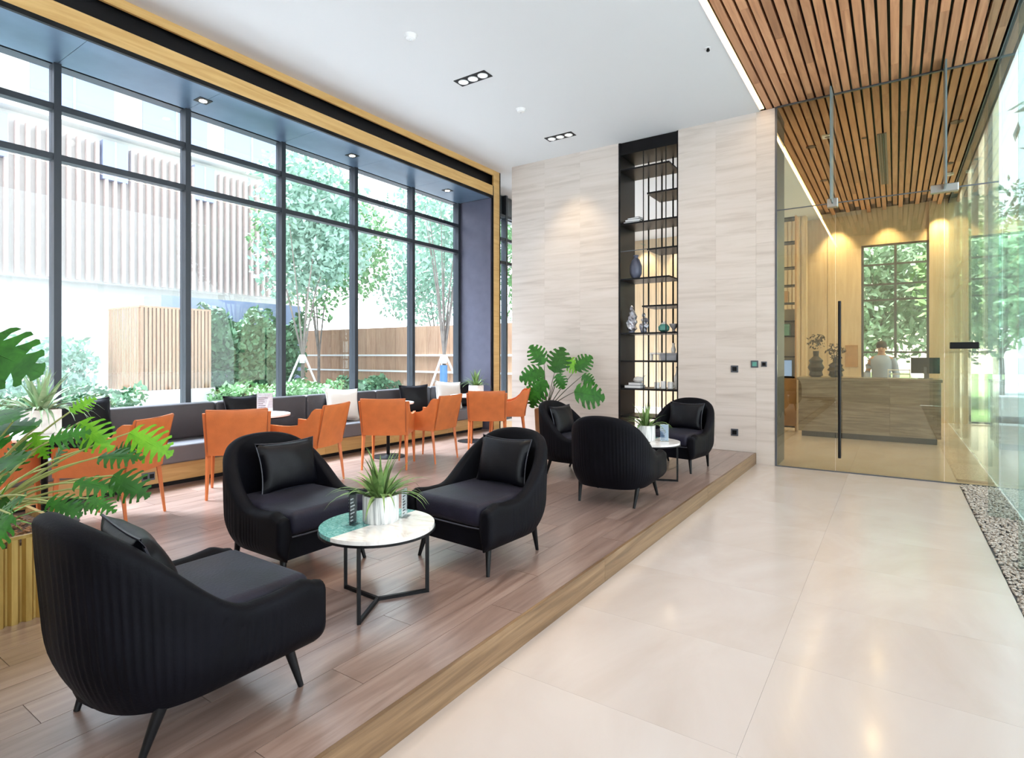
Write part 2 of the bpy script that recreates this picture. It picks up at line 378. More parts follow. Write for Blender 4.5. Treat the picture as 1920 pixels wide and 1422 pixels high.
area('led_light', (-1.49, 3, 4.785), 0.04, 26, WARM, sy=10)
area('led_light', (-1.49, 12, 4.785), 0.04, 20, WARM, sy=6)

# ------------------------------------------------------------------ walls
SX0, SX1 = -3.58, -2.64      # shelf niche
def stone_wall(name, x0, x1, z0, label):
    w = MB().box(x0, x1, YB+0.02, YB+0.60, z0, 4.80).build(name, M['stone_wall'], kind='structure', label=label)
    nx = max(1, round((x1-x0)/0.67)); dx = (x1-x0)/nx; dz = 0.60
    me_ = {}
    for j in range(9):
        za = z0 + j*dz; zb = min(4.795, za+dz)
        if zb - za < 0.02: continue
        off = 0
        for i in range(nx):
            k = round(zb-za, 3)
            if k not in me_: me_[k] = MB().box(-dx/2+0.0004, dx/2-0.0004, 0, 0.019, 0.0004, zb-za-0.0004).mesh('panel', M['stone_wall'])
            inst('panel', me_[k], w, (x0+dx*(i+0.5), YB, za))
    return w
stone_wall('wall_back', -5.59, SX0, PL, 'cream veined stone wall left of the black shelf')
stone_wall('wall_back_right', SX1, -1.57, PL, 'cream veined stone wall right of the black shelf')
w3 = MB().box(-1.57, -1.335, YB+0.02, YB+0.60, 0.0, 4.80).build('wall_back_end', M['stone_wall'], kind='structure', label='stone wall end beside the glass entrance')
for j in range(8):
    MB().box(-1.57+0.0008, -1.335, YB, YB+0.019, j*0.6+0.0008, min(4.795, j*0.6+0.6)-0.0008).build('panel', M['stone_wall'], w3)
MB().box(-1.335, -1.31, YB-0.005, YB+0.60, 0, 4.80).build('trim_1', M['grey_metal'], kind='structure', label='slim metal edge trim between stone wall and glass')
# wall behind the camera
rw = MB().box(-6.9, XR+0.1, -4.35, -4.2, 0, 4.9).build('wall_rear', M['cream_wall'], kind='structure', label='wall behind the viewer')
# fascia and soffit of the window portal
fa = empty('trim_2', kind='structure', label='golden window portal with a dark slot along its head')
Y0, Y1 = -4.2, 8.41
MB().box(XF-0.03, XF, Y0, Y1, 4.70, ZC).build('upper_band', M['gold_wood'], fa)
MB().box(XF-0.10, XF-0.09, Y0, Y1, 4.50, 4.71).build('slot', M['black'], fa, label='black linear air slot')
MB().box(XF-0.03, XF, Y0, 8.19, 4.335, 4.51).build('lower_band', M['gold_wood'], fa)
MB().box(XF-0.03, XF+0.004, Y0, 8.19, 4.29, 4.335).build('lower_line', M['black'], fa)  # black strip along the foot of the portal head
MB().box(XF-0.03, XF+0.001, 8.20, Y1-0.03, PL, ZC).build('jamb_band', M['gold_wood'], fa)
MB().box(XF-0.03, XF+0.003, 8.18, 8.20, PL, 4.51).build('jamb_line', M['black'], fa)
MB().box(XF-0.03, XF+0.003, Y1-0.03, Y1, PL, ZC).build('jamb_line', M['black'], fa)
MB().box(XF-0.55, XF-0.03, 8.30, Y1, PL, ZC).build('jamb_return', M['mullion'], fa)
sf = empty('ceiling_soffit', kind='structure', label='dark blue-grey metal soffit above the windows')
mull_y = [2.06 + 1.2155*k for k in range(-5, 6)]  # ... 8.13
prev = Y0
for my in mull_y:
    MB().box(XW, XF-0.03, prev+0.002, my-0.002, ZF, ZF+0.03).build('soffit_panel', M['soffit'], sf)
    prev = my
MB().box(XW-0.05, XF-0.1, Y0, 8.3, ZF+0.03, ZC).build('soffit_box', M['black'], sf)
jp = MB().box(XW-0.05, XF-0.031, 8.15, 8.28, PL, ZF).build('wall_left', M['jamb'], kind='structure', label='slate-blue metal side panel at the far end of the windows')

# window wall
w1 = empty('window_1', kind='structure', label='tall dark-framed window wall facing the garden')
TZ = (3.39, 3.87)
def window_bay(root, ys, z0, z1, fz, x=XW, mw=0.06):
    for my in ys:
        MB().box(x-0.10, x+0.03, my-mw/2, my+mw/2, z0, z1).build('mullion', M['mullion'], root)
    for a, b in zip(ys, ys[1:]):
        for tz in fz:
            MB().box(x-0.08, x+0.02, a+mw/2, b-mw/2, tz-0.03, tz+0.03).build('transom', M['mullion'], root)
        MB().box(x-0.08, x+0.02, a+mw/2, b-mw/2, z0, z0+0.06).build('transom', M['mullion'], root)
        zs = [z0+0.06] + list(fz) + [z1]
        for q, r in zip(zs, zs[1:]):
            MB().box(x-0.04, x-0.032, a+mw/2, b-mw/2, q+(0.03 if q != z0+0.06 else 0), r-(0.03 if r != z1 else 0)).build('glass_pane', M['window_glass'], root)
window_bay(w1, mull_y[:-1] + [8.12], PL, ZF, TZ)
w2 = empty('window_2', kind='structure', label='window strip visible between golden trim and stone wall')
window_bay(w2, [8.45, 9.66, 10.87, 12.08, 13.3, 14.5, 15.6], PL, ZC, TZ + (4.35,))
MB().box(XW-0.2, XW+0.02, -4.2, 15.9, -0.1, PL).build('wall_left_base', M['facade'], kind='structure', label='low sill under the window wall')
MB().box(XW-0.2, XW-0.06, -4.2, 15.9, 4.3, 5.0).build('wall_left_head', M['mullion'], kind='structure', label='dark beam above the window wall')

# ------------------------------------------------------------------ entrance glass
en = empty('door_1', kind='structure', label='frameless glass entrance with tall door')
G = 0.012
def pane(x0, x1, z0, z1, name='glass_pane'):
    return MB().box(x0+0.003, x1-0.003, YB-G/2, YB+G/2, z0, z1).build(name, M['entry_glass'], en)
MB().box(-1.31, XR, YB-0.008, YB+0.008, 3.408, 3.420).build('header_strip', M['grey_metal'], en)
pane(-1.31, -0.63, 0.01, 3.41); pane(-0.63, 0.47, 0.015, 3.41, 'door_leaf'); pane(0.47, 0.955, 0.01, 3.41)
pane(-1.31, -0.63, 3.42, 4.80); pane(-0.63, 0.47, 3.42, 4.80); pane(0.47, 0.955, 3.42, 4.80)
MB().box(-1.31, XR, YB-0.02, YB+0.02, 4.785, 4.80).build('head_channel', M['grey_metal'], en)
MB().box(-1.31, XR, YB-0.012, YB+0.012, 0.0, 0.012).build('floor_channel', M['grey_metal'], en)
for fx in (-0.66, 0.47):
    MB().box(fx-0.008, fx+0.008, YB-0.30, YB-0.008, 3.40, 4.79).build('glass_fin', M['fin_edge'], en)
MB().rbox(-0.72, -0.60, YB-0.05, YB+0.05, 3.36, 3.47, 0.008).build('patch_fitting', M['steel'], en)
MB().rbox(0.34, 0.60, YB-0.05, YB+0.05, 3.37, 3.46, 0.008).build('patch_fitting', M['steel'], en)
MB().tube([(-0.58, YB-0.07, 0.19), (-0.58, YB-0.07, 2.16)], 0.018, 10).build('door_handle', M['black'], en, smooth=True, label='tall black door pull')
for z in (0.45, 1.9):
    MB().tube([(-0.58, YB-0.07, z), (-0.58, YB-0.006, z)], 0.010, 8).build('handle_fixing', M['black'], en)
MB().rbox(0.52, 0.78, YB-0.04, YB+0.04, 1.555, 1.63, 0.006).build('lock_box', M['black'], en, label='black lock box')
# right hand glass wall
gw = empty('window_3', kind='structure', label='tall greenish glass wall beside the walkway')
for a in [-4.2 + 1.54*k for k in range(0, 13)]:
    b = a + 1.54
    MB().box(XR-0.006+0.012, XR+0.006+0.012, a+0.003, b-0.003, 0.0, 4.80).build('glass_pane', M['side_glass'], gw)
for fy in (6.72, 5.18, 3.64, 2.10, 0.56, -0.98):
    MB().box(0.70, XR, fy-0.008, fy+0.008, 0.01, 4.79).build('glass_fin', M['fin_glass'], gw)
for fy in (9.8, 11.34, 12.88, 14.42):
    MB().box(XR+0.03, XR+0.11, fy-0.03, fy+0.03, 0.0, 4.79).build('mullion', M['mullion'], gw)
for z in (1.55, 2.75, 3.15):
    MB().box(XR+0.03, XR+0.08, 11.34, 15.6, z-0.02, z+0.02).build('transom', M['mullion'], gw)
MB().box(XR, XR+0.14, -4.2, 15.9, 4.80, 5.0).build('wall_right_head', M['grey_metal'], kind='structure', label='metal beam above the right glass wall')
# gravel bed
MB().box(XG, XR, -4.2, YB-0.01, -0.02, -0.012).build('trim_3', M['grey_metal'], kind='structure', label='base of the pebble bed')
bm = bmesh.new()
ico = bmesh.new(); bmesh.ops.create_icosphere(ico, subdivisions=1, radius=1.0)
iv = [v.co.copy() for v in ico.verts]; ifc = [[v.index for v in f.verts] for f in ico.faces]; ico.free()
random.seed(11); vs = []; fs = []
for k in range(8500):
    px = random.uniform(XG+0.012, XR-0.012); py = random.uniform(1.5, YB-0.03); r = random.uniform(0.007, 0.014)
    R_ = Matrix.Rotation(random.uniform(0, 6.28), 3, 'Z'); pz = random.uniform(-0.005, 0.012)
    sx, sy_, sz = random.uniform(0.8, 1.5), random.uniform(0.7, 1.1), random.uniform(0.5, 0.8)
    b0 = len(vs)
    for c in iv:
        q = R_ @ Vector((c.x*sx*r, c.y*sy_*r, c.z*sz*r)); vs.append((px+q.x, py+q.y, pz+q.z))
    for f in ifc: fs.append([b0+i for i in f])
me = bpy.data.meshes.new('pebbles'); me.from_pydata(vs, [], fs); me.materials.append(M['pebble'])
o = bpy.data.objects.new('pebbles', me); COL.objects.link(o)
P(o, 'strip of small beige and grey pebbles along the right glass wall', 'pebbles', kind='stuff')

# ------------------------------------------------------------------ lobby behind
wb = MB().box(-6.9, -0.66, 15.62, 15.85, 0, 4.98).build('wall_lobby', M['cream_wall'], kind='structure', label='honey-coloured panelled wall at the back of the lobby')
pan = MB().box(-0.345, 0.345, 0, 0.02, 0.002, 4.79).mesh('panel', M['lobby_panel'])
for i in range(9): inst('panel', pan, wb, (-1.01-0.70*i, 15.60, 0))
wc = MB().box(0.62, XR+0.1, 15.55, 15.85, 0, 4.98).build('wall_lobby_right', M['lobby_panel'], kind='structure', label='honey-coloured column right of the lobby window')
MB().box(-0.66, 0.62, 15.62, 15.85, 4.05, 4.98).build('wall_lobby_head', M['lobby_panel'], kind='structure', label='panel above the lobby window')
w4 = empty('window_4', kind='structure', label='tall gridded window at the back of the lobby')
for x in (-0.64, 0.0, 0.60): MB().box(x-0.025, x+0.025, 15.62, 15.70, 0, 4.05).build('mullion', M['grey_metal'], w4)
for z in (0.03, 1.55, 2.76, 3.12, 3.58, 4.03): MB().box(-0.64, 0.60, 15.63, 15.69, z-0.02, z+0.02).build('transom', M['grey_metal'], w4)
for (a, b) in ((-0.615, -0.025), (0.025, 0.575)):
    MB().box(a, b, 15.655, 15.665, 0.05, 4.01).build('glass_pane', M['window_glass'], w4)
# side wall of lobby seen at left of the glass, fluted
wl = MB().box(-2.9, -1.75, 15.0, 15.3, 0, 4.79).build('wall_lobby_left', M['lobby_panel'], kind='structure', label='wood-clad wall return behind the lobby shelf')
for i in range(12): MB().box(-2.88+i*0.094, -2.82+i*0.094, 14.97, 15.0, 0, 4.78).build('batten', M['lobby_panel'], wl)

for i, (x, pw_) in enumerate(((-1.16, 210), (-0.15, 140), (0.80, 210), (-2.2, 80), (-5.9, 100), (-4.9, 100))):
    spot('wall_washer', (x, 15.25, 4.72), pw_, (1.0, 0.80, 0.50), 75, 0.8, rot=(radians(14), 0, 0))

# desk
dk = empty('reception_desk', (-0.43, 11.95, 0), label='grey-brown veined stone reception desk behind the glass', cat='desk')
for i in range(3):
    MB().box(-1.05+i*0.70+0.001, -1.05+(i+1)*0.70-0.001, -0.36, 0.30, 0.10, 1.03).build('front_panel', M['desk_stone'], dk)
MB().box(-1.0, 1.0, -0.31, 0.28, 0.0, 0.10).build('plinth', M['black'], dk)
MB().rbox(-1.07, 1.07, -0.38, 0.32, 1.03, 1.08, 0.006).build('countertop', M['desk_stone'], dk)
def blob(seed, r, sq=(1, 1, 1), sub=3, amp=0.25, fr=3.0):
    b = bmesh.new(); bmesh.ops.create_icosphere(b, subdivisions=sub, radius=1.0); rr = random.Random(seed)
    ph = [rr.uniform(0, 6.28) for _ in range(6)]
    for v in b.verts:
        c = v.co; d = 1 + amp*(sin(c.x*fr+ph[0])*sin(c.y*fr+ph[1])+0.6*sin(c.z*fr*1.7+ph[2])+0.5*sin((c.x+c.z)*fr*2.1+ph[3]))
        v.co = Vector((c.x*d*r*sq[0], c.y*d*r*sq[1], c.z*d*r*sq[2]))
    return b
def leafball(mb, c, r, n, s, seed, sq=(1, 1, 1)):
    rr = random.Random(seed)
    for k in range(n):
        d = Vector((rr.gauss(0, 1), rr.gauss(0, 1), rr.gauss(0, 1))).normalized()*r*(rr.random()**0.4)
        p = Vector(c) + Vector((d.x*sq[0], d.y*sq[1], d.z*sq[2])); a = Vector((rr.gauss(0, 1), rr.gauss(0, 1), rr.gauss(0, 1))).normalized()
        b = a.orthogonal().normalized(); t = s*rr.uniform(0.6, 1.3)
        v = [mb.bm.verts.new(p+a*t), mb.bm.verts.new(p+b*t*0.45), mb.bm.verts.new(p-a*t), mb.bm.verts.new(p-b*t*0.45)]
        mb.bm.faces.new(v)
for (vx, h, nm, lb, sd) in ((-1.22, 0.80, 'flower_arrangement', 'taller dark arrangement of leaves in a knobbly bronze vase on the reception desk', 1),
                            (-0.90, 0.58, 'flower_arrangement', 'shorter dark arrangement in a bronze vase beside the taller one on the reception desk', 2)):
    t = empty(nm, (vx, 11.85, 1.08), label=lb, cat='vase')
    mb = MB(); mb.lathe([(0.07, 0), (0.12, 0.03), (0.10, 0.10), (0.14, h*0.22), (0.10, h*0.32), (0.12, h*0.38), (0.045, h*0.48), (0.05, h*0.60)], 12)
    mb.build('vase', M['bronze'], t, smooth=True)
    mb = MB(); leafball(mb, (0, 0, h*0.82), 0.17, 90, 0.035, sd, (1, 0.8, 0.9)); mb.build('foliage', M['bronze'], t, kind='stuff')
mb = MB()
t = empty('document_tray', (0.05, 11.80, 1.08), label='white three-tier document tray on the reception desk', cat='tray')
for k in range(3):
    MB().box(-0.16, 0.16, -0.11, 0.11, k*0.07, k*0.07+0.012).build('shelf', M['plastic_white'], t)
for a in (-0.155, 0.155): MB().box(a-0.005, a+0.005, -0.1, 0.1, 0, 0.16).build('side', M['plastic_white'], t)
t = empty('desk_monitor', (0.42, 11.90, 1.08), rz=pi, label='dark computer monitor at the right end of the reception desk', cat='monitor')
MB().rbox(-0.20, 0.20, -0.02, 0.0, 0.09, 0.36, 0.004).build('screen', M['black'], t)
MB().box(-0.02, 0.02, 0.0, 0.02, 0.01, 0.2).build('stand', M['grey_metal'], t); MB().box(-0.1, 0.1, -0.07, 0.07, 0, 0.012).build('base', M['grey_metal'], t)
# framed sign on back wall
t = empty('wall_plaque', (-0.86, 15.58, 1.46), label='small brown square plaque on the lobby wall left of the window', cat='plaque')
MB().rbox(-0.13, 0.13, -0.012, 0.019, -0.26, 0.26, 0.004).build('board', M['pot_tan'], t)
# lobby shelf at left
t = empty('display_shelf', (-1.98, 12.2, 0), label='dark display shelf of small objects left of the reception desk', cat='shelf')
for sx in (-0.40, 0.36): MB().box(sx, sx+0.03, 0, 0.3, 0, 4.2).build('upright', M['pot_tan'], t)
for z in (0.08, 1.05, 1.45, 1.85, 2.15, 2.5, 2.85, 3.2, 3.7, 4.17): MB().box(-0.37, 0.36, 0, 0.3, z-0.012, z+0.012).build('shelf_board', M['black'], t)
MB().box(-0.37, 0.36, 0.29, 0.30, 1.06, 2.4).build('back_panel', M['cream_wall'], t)
MB().box(-0.37, 0.36, 0.0, 0.28, 0.10, 1.03).build('cupboard', M['pot_tan'], t)
t = empty('tablet_screen', (-1.80, 12.25, 1.062), label='blue-lit tablet screen on the lobby display shelf', cat='screen')
MB().rbox(-0.13, 0.13, 0, 0.015, 0, 0.33, 0.003).build('casing', M['black'], t)
MB().box(-0.12, 0.12, -0.002, 0, 0.01, 0.32).build('display', plain('blue_screen', (0.2, 0.35, 0.8), 0.3, emit=(0.25, 0.42, 0.9), estr=0.9), t)
for (bx, bz, mt, lb) in ((-1.82, 1.862, 'teal', 'pale teal box on the lobby display shelf above the tablet'), (-1.85, 2.512, 'pot_tan', 'brown box on the lobby display shelf')):
    tb = empty('storage_box', (bx, 12.35, bz), label=lb, cat='box')
    MB().rbox(-0.1, 0.1, -0.1, 0.1, 0, 0.22, 0.01).build('body', M[mt], tb); MB().rbox(-0.104, 0.104, -0.104, 0.104, 0.18, 0.235, 0.006).build('lid', M[mt], tb)
# lights in the timber ceiling
def downlight(x, y, z, r=0.05, label='', group=None):
    t = empty('recessed_downlight', (x, y, z), label=label, cat='light', group=group)
    MB().lathe([(r*1.35, -0.006), (r*1.35, 0.0), (r, 0.002), (r, -0.003)], 16).build('trim_ring', M['black'], t)
    MB().cyl((0, 0, -0.005), r*0.9, r*0.9, 0.003, 14).build('lens', M['lamp_glow'], t)
    return t
LB = ['round downlight in the timber ceiling, front left behind the glass', 'round downlight in the timber ceiling, rear left behind the glass', 'small round downlight in the timber ceiling left of the grey air slot',
      'brightest round downlight in the timber ceiling, front right behind the glass', 'round downlight in the timber ceiling, rear right behind the glass']
for (x, y, r), l in zip(((-1.11, 10.12, 0.055), (-1.12, 12.2, 0.05), (-0.39, 10.16, 0.03), (0.72, 10.19, 0.06), (0.76, 12.32, 0.05)), LB):
    downlight(x, y, 4.797, r, l)
    spot('downlight_beam', (x, y, 4.77), 30, WARM, 90, 0.7)
t = empty('air_diffuser', (-0.17, 11.6, 4.79), label='long grey linear air diffuser in the timber ceiling', cat='vent')
MB().box(-0.06, 0.06, -1.5, 1.5, -0.004, 0.01).build('frame', M['grey_metal'], t)
for k in (-0.03, 0, 0.03): MB().box(k-0.006, k+0.006, -1.48, 1.48, -0.008, -0.004).build('vane', M['black'], t)
t = empty('ceiling_speaker', (-0.85, 9.75, 4.79), label='small white square ceiling sensor in the timber ceiling', cat='sensor')
MB().rbox(-0.07, 0.07, -0.07, 0.07, -0.015, 0.01, 0.004).build('housing', M['plastic_white'], t); MB().cyl((0, 0, -0.02), 0.03, 0.04, 0.006).build('lens', M['grey_metal'], t)
t = empty('smoke_detector', (0.92-0.1, 13.0, 4.79), label='round white smoke detector in the timber ceiling far right', cat='sensor')
MB().lathe([(0.03, -0.04), (0.055, -0.03), (0.06, 0.005)], 14).build('housing', M['plastic_white'], t, smooth=True)

# person behind the desk
def person():
    root = empty('person', (-0.22, 12.95, 0), label='person in a pale blue shirt standing behind the reception desk', cat='person')
    me = bpy.data.meshes.new('body'); V = []; E = []; R = []
    def v(p, r, par=None):
        V.append(p); R.append(r)
        if par is not None: E.append((par, len(V)-1))
        return len(V)-1
    pel = v((0, 0, 0.95), (0.15, 0.105)); ab = v((0, 0, 1.10), (0.13, 0.095), pel); ch = v((0, 0, 1.28), (0.16, 0.11), ab)
    nb = v((0, 0, 1.44), (0.075, 0.065), ch); nk = v((0, -0.01, 1.50), (0.05, 0.05), nb); hd = v((0, -0.02, 1.58), (0.07, 0.08), nk); ht = v((0, -0.02, 1.66), (0.072, 0.085), hd)
    for s in (-1, 1):
        hp = v((s*0.09, 0, 0.90), (0.09, 0.09), pel); kn = v((s*0.10, -0.01, 0.48), (0.058, 0.06), hp); an = v((s*0.10, 0.01, 0.09), (0.04, 0.042), kn); v((s*0.11, -0.13, 0.045), (0.04, 0.03), an)
        sh = v((s*0.17, 0, 1.40), (0.055, 0.055), nb); el = v((s*0.23, 0.02, 1.13), (0.038, 0.04), sh); wr = v((s*0.22, -0.14, 0.96), (0.024, 0.028), el)
        pm = v((s*0.21, -0.20, 0.93), (0.036, 0.016), wr)
        for i in range(4):
            a = v((s*(0.185+0.017*i), -0.235, 0.925), (0.009, 0.009), pm); b = v((s*(0.185+0.017*i), -0.262-0.004*(i % 3), 0.905), (0.008, 0.008), a)
        a = v((s*0.175, -0.19, 0.925), (0.010, 0.010), wr); v((s*0.160, -0.215, 0.905), (0.009, 0.009), a)
    me.from_pydata(V, E, []); o = bpy.data.objects.new('body', me); COL.objects.link(o); o.parent = root
    md = o.modifiers.new('s', 'SKIN'); sl = me.skin_vertices[0].data
    for i, r in enumerate(R): sl[i].radius = r
    sl[0].use_root = True
    sb = o.modifiers.new('d', 'SUBSURF'); sb.levels = 1; sb.render_levels = 2
    me.materials.append(M['skin'])
    mb = MB(); mb.lathe([(0.155, 0.93), (0.165, 1.0), (0.145, 1.12), (0.185, 1.28), (0.19, 1.38), (0.125, 1.465), (0.065, 1.49)], 18)
    for vv in mb.bm.verts: vv.co.y *= 0.72
    for s in (-1, 1):
        mb.tube([(s*0.155, 0, 1.41), (s*0.20, 0.01, 1.28), (s*0.235, 0.02, 1.13), (s*0.225, -0.08, 1.02)], 0.078, 12, 0.055)
    mb.build('shirt', M['shirt'], root, smooth=True)
    mb = MB()
    for s in (-1, 1): mb.tube([(s*0.085, 0, 0.97), (s*0.095, 0, 0.75), (s*0.10, 0, 0.48), (s*0.10, 0.01, 0.08)], 0.10, 10, 0.062)
    mb.build('trousers', M['trousers'], root, smooth=True)
    b = blob(4, 0.098, (0.92, 1.08, 0.95), 3, 0.02); mb = MB(); mb.add(b, Matrix.Translation((0, 0.012, 1.665))); mb.build('hair', M['hair'], root, smooth=True)
    mb = MB(); mb.tube([(0, -0.10, 1.625), (0, -0.128, 1.59), (0, -0.105, 1.585)], 0.010, 6); mb.build('nose', M['skin'], root, smooth=True)
    for s in (-1, 1):
        b = blob(1, 0.011, sub=2, amp=0); mb = MB(); mb.add(b, Matrix.Translation((s*0.03, -0.098, 1.625))); mb.build('eye', M['hair'], root, smooth=True)
        b = blob(1, 0.022, (0.4, 0.8, 1.3), sub=2, amp=0); mb = MB(); mb.add(b, Matrix.Translation((s*0.078, -0.02, 1.60))); mb.build('ear', M['skin'], root, smooth=True)
    MB().box(-0.022, 0.022, -0.106, -0.096, 1.545, 1.553).build('mouth', plain('lips', (0.45, 0.15, 0.13), 0.5), root)
person()

# ------------------------------------------------------------------ ceiling fittings
def triple(y, x, label):
    t = empty('ceiling_spotlight', (x, y, ZC), label=label, cat='light')
    MB().box(-0.23, 0.23, -0.085, 0.085, -0.006, 0.002).build('frame', M['black'], t)
    for k in (-0.145, 0, 0.145):
        MB().lathe([(0.062, -0.010), (0.062, -0.006)], 16, (k, 0, 0)).build('lamp_head', M['white_paint'], t)
        MB().cyl((k, 0, -0.013), 0.035, 0.035, 0.003).build('lens', M['lamp_glow'], t)
triple(5.34, -4.18, 'black-framed triple spotlight in the middle of the white ceiling')
triple(7.50, -4.20, 'black-framed triple spotlight in the white ceiling close to the stone wall')
spot('spot_beam', (-4.3, 7.45, 4.74), 75, (1.0, 0.78, 0.48), 62, 0.9, rot=(radians(22), 0, 0))
spot('spot_beam', (-4.18, 5.34, 4.74), 60, NEUT, 80, 0.9)
spot('spot_beam', (-2.4, 2.6, 4.74), 170, (1, 0.78, 0.50), 46, 0.9)
for (x, y, l) in ((-4.15, 4.26, 'white round smoke detector on the white ceiling'), (-4.17, 6.37, 'small white sprinkler cap between the two triple spotlights')):
    t = empty('smoke_detector', (x, y, ZC), label=l, cat='sensor')
    MB().lathe([(0.025, -0.045), (0.05, -0.035), (0.055, -0.012), (0.07, 0.0)], 16).build('housing', M['plastic_white'], t, smooth=True)
    MB().cyl((0, 0, -0.05), 0.012, 0.014, 0.008).build('sensor_tip', M['steel'], t)
t = empty('sprinkler', (-1.67, 6.23, ZC), label='small dark sprinkler near the LED edge of the white ceiling', cat='sprinkler')
MB().lathe([(0.03, -0.006), (0.03, 0.0)], 14).build('rosette', M['plastic_white'], t); MB().lathe([(0.012, -0.04), (0.02, -0.03), (0.012, -0.006)], 10).build('nozzle', M['black'], t)
for y, l in ((3.26, 'nearest'), (5.33, 'middle'), (7.37, 'farthest')):
    t = empty('soffit_downlight', (-6.32, y, ZF), label=l + ' of the three square downlights in the blue-grey window soffit', cat='light')
    MB().box(-0.07, 0.07, -0.07, 0.07, -0.006, 0.0).build('frame', M['black'], t)
    MB().cyl((0, 0, -0.010), 0.04, 0.04, 0.004).build('lens', M['lamp_glow'], t)
# wall plates
for (x, z, n, l) in ((-1.85, 1.29, 'light_switch', 'single dark square switch plate on the right stone wall'), (-1.59, 1.36, 'thermostat', 'dark square thermostat on the stone wall, left of a pair'),
                     (-1.47, 1.36, 'light_switch', 'small switch plate nearest the glass entrance, right of a pair'), (-1.85, 0.41, 'power_socket', 'dark square power socket low on the right stone wall')):
    t = empty(n, (x, YB, z), label=l, cat=n.split('_')[-1])
    w = 0.048 if x != -1.47 else 0.036
    MB().rbox(-w, w, -0.01, 0.001, -w, w, 0.003).build('plate', M['grey_metal'], t)
    MB().rbox(-w*0.6, w*0.6, -0.014, -0.009, -w*0.6, w*0.6, 0.002).build('button', M['black'] if x != -1.59 else M['teal'], t)

# ------------------------------------------------------------------ black shelving in the niche
sh = empty('shelving_unit', (0, 0, 0), label='tall black open metal shelving unit set in the stone wall', cat='shelf')
SY0, SY1 = YB+0.0, YB+0.60
MB().box(SX0, SX0+0.03, SY0, SY1, PL, 4.785).build('side_panel', M['black'], sh)
MB().box(SX1-0.02, SX1, SY0, SY1, PL, 4.785).build('side_panel', M['black'], sh)
MB().box(SX0+0.03, SX1-0.02, SY0+0.02, SY1, 4.60, 4.785).build('top_box', M['black'], sh)
mid = -3.12
BZ = {'b1': (4.37, SX0+0.03, -2.78), 'b2': (3.95, mid, SX1-0.02), 'b3': (3.53, SX0+0.03, SX1-0.02), 'b4': (3.10, mid, SX1-0.02), 'b5': (2.67, SX0+0.03, -2.78),
      'b6': (2.24, -3.20, SX1-0.02), 'b7': (1.83, SX0+0.03, SX1-0.02), 'b8': (1.40, SX0+0.03, SX1-0.02), 'b9': (0.97, SX0+0.03, SX1-0.02), 'b10': (0.54, SX0+0.03, SX1-0.02)}
for k, (z, a, b) in BZ.items():
    MB().box(a, b, SY0+0.01, SY1-0.02, z-0.025, z).build('shelf_board', M['black'], sh)
MB().box(SX0+0.03, mid, SY0+0.01, SY0+0.03, 3.09, 3.10).build('rail', M['grey_metal'], sh)
for x in (-3.18, -2.98, -2.83): MB().tube([(x, SY0+0.02, PL), (x, SY0+0.02, 4.6)], 0.008, 6).build('upright_rod', M['black'], sh)
for x in (-3.30, -3.08, -2.90, -2.76): MB().tube([(x, SY1-0.04, PL), (x, SY1-0.04, 4.6)], 0.013, 6).build('upright_rod', M['black'], sh)
# things on the shelves
def book(x, y, z, w, d, h, mat, label, rz=0):
    t = empty('book', (x, y, z), rz=rz, label=label, cat='book')
    MB().box(-w/2, w/2, -d/2, d/2, 0, 0.004).build('cover', M[mat], t); MB().box(-w/2, w/2, -d/2, d/2, h-0.004, h).build('cover', M[mat], t)
    MB().box(-w/2, w/2, d/2-0.004, d/2, 0, h).build('spine', M[mat], t)
    MB().box(-w/2+0.006, w/2-0.006, -d/2+0.006, d/2-0.004, 0.004, h-0.004).build('pages', M['card_white'], t)
book(-3.40, 8.42, 3.53, 0.26, 0.2, 0.03, 'book_grey', 'grey book lying at the bottom of the upper shelf stack')
book(-3.39, 8.42, 3.56, 0.24, 0.19, 0.035, 'book_dark', 'dark book in the middle of the upper shelf stack', 0.1)
book(-3.37, 8.42, 3.595, 0.2, 0.16, 0.03, 'book_dark', 'small dark book on top of the upper shelf stack', -0.1)
t = empty('vase', (-3.36, 8.42, 2.67), label='slate-blue rounded vase on the middle left shelf', cat='vase')
MB().lathe([(0.05, 0), (0.09, 0.08), (0.095, 0.2), (0.06, 0.30), (0.03, 0.33), (0.035, 0.36)], 18).build('body', M['pewter'], t, smooth=True)
MB().lathe([(0.036, 0.355), (0.042, 0.36), (0.042, 0.372), (0.036, 0.375)], 14).build('rim', M['pewter'], t)
for (x, h, l, sd) in ((-3.42, 0.42, 'taller silver abstract figurine on the lower left shelf', 5), (-3.22, 0.30, 'shorter silver abstract figurine beside the taller one', 8)):
    t = empty('figurine', (x, 8.40, 1.83), label=l, cat='figurine')
    MB().cyl((0, 0, 0), 0.05, 0.045, 0.03).build('base', M['pewter'], t)
    mb = MB()
    mb.add(blob(sd, h*0.24, (0.8, 0.6, 1.1), 3, 0.28, 3.5), Matrix.Translation((0, 0, h*0.30)))
    mb.add(blob(sd+1, h*0.17, (0.9, 0.7, 1.1), 3, 0.3, 3), Matrix.Translation((0.01, 0, h*0.62)))
    mb.add(blob(sd+2, h*0.10, (0.8, 0.8, 1.1), 2, 0.2, 3), Matrix.Translation((-0.005, 0, h*0.90)))
    mb.build('sculpture', M['silver'], t, smooth=True)
t = empty('jar', (-2.90, 8.38, 1.83), label='round pale teal lidded jar on the lower right shelf', cat='jar')
MB().lathe([(0.04, 0), (0.08, 0.03), (0.085, 0.08), (0.05, 0.12)], 18).build('body', M['teal'], t, smooth=True); MB().lathe([(0.05, 0.12), (0.03, 0.14), (0.008, 0.15), (0.012, 0.17)], 14).build('lid', M['pot_white'], t, smooth=True)
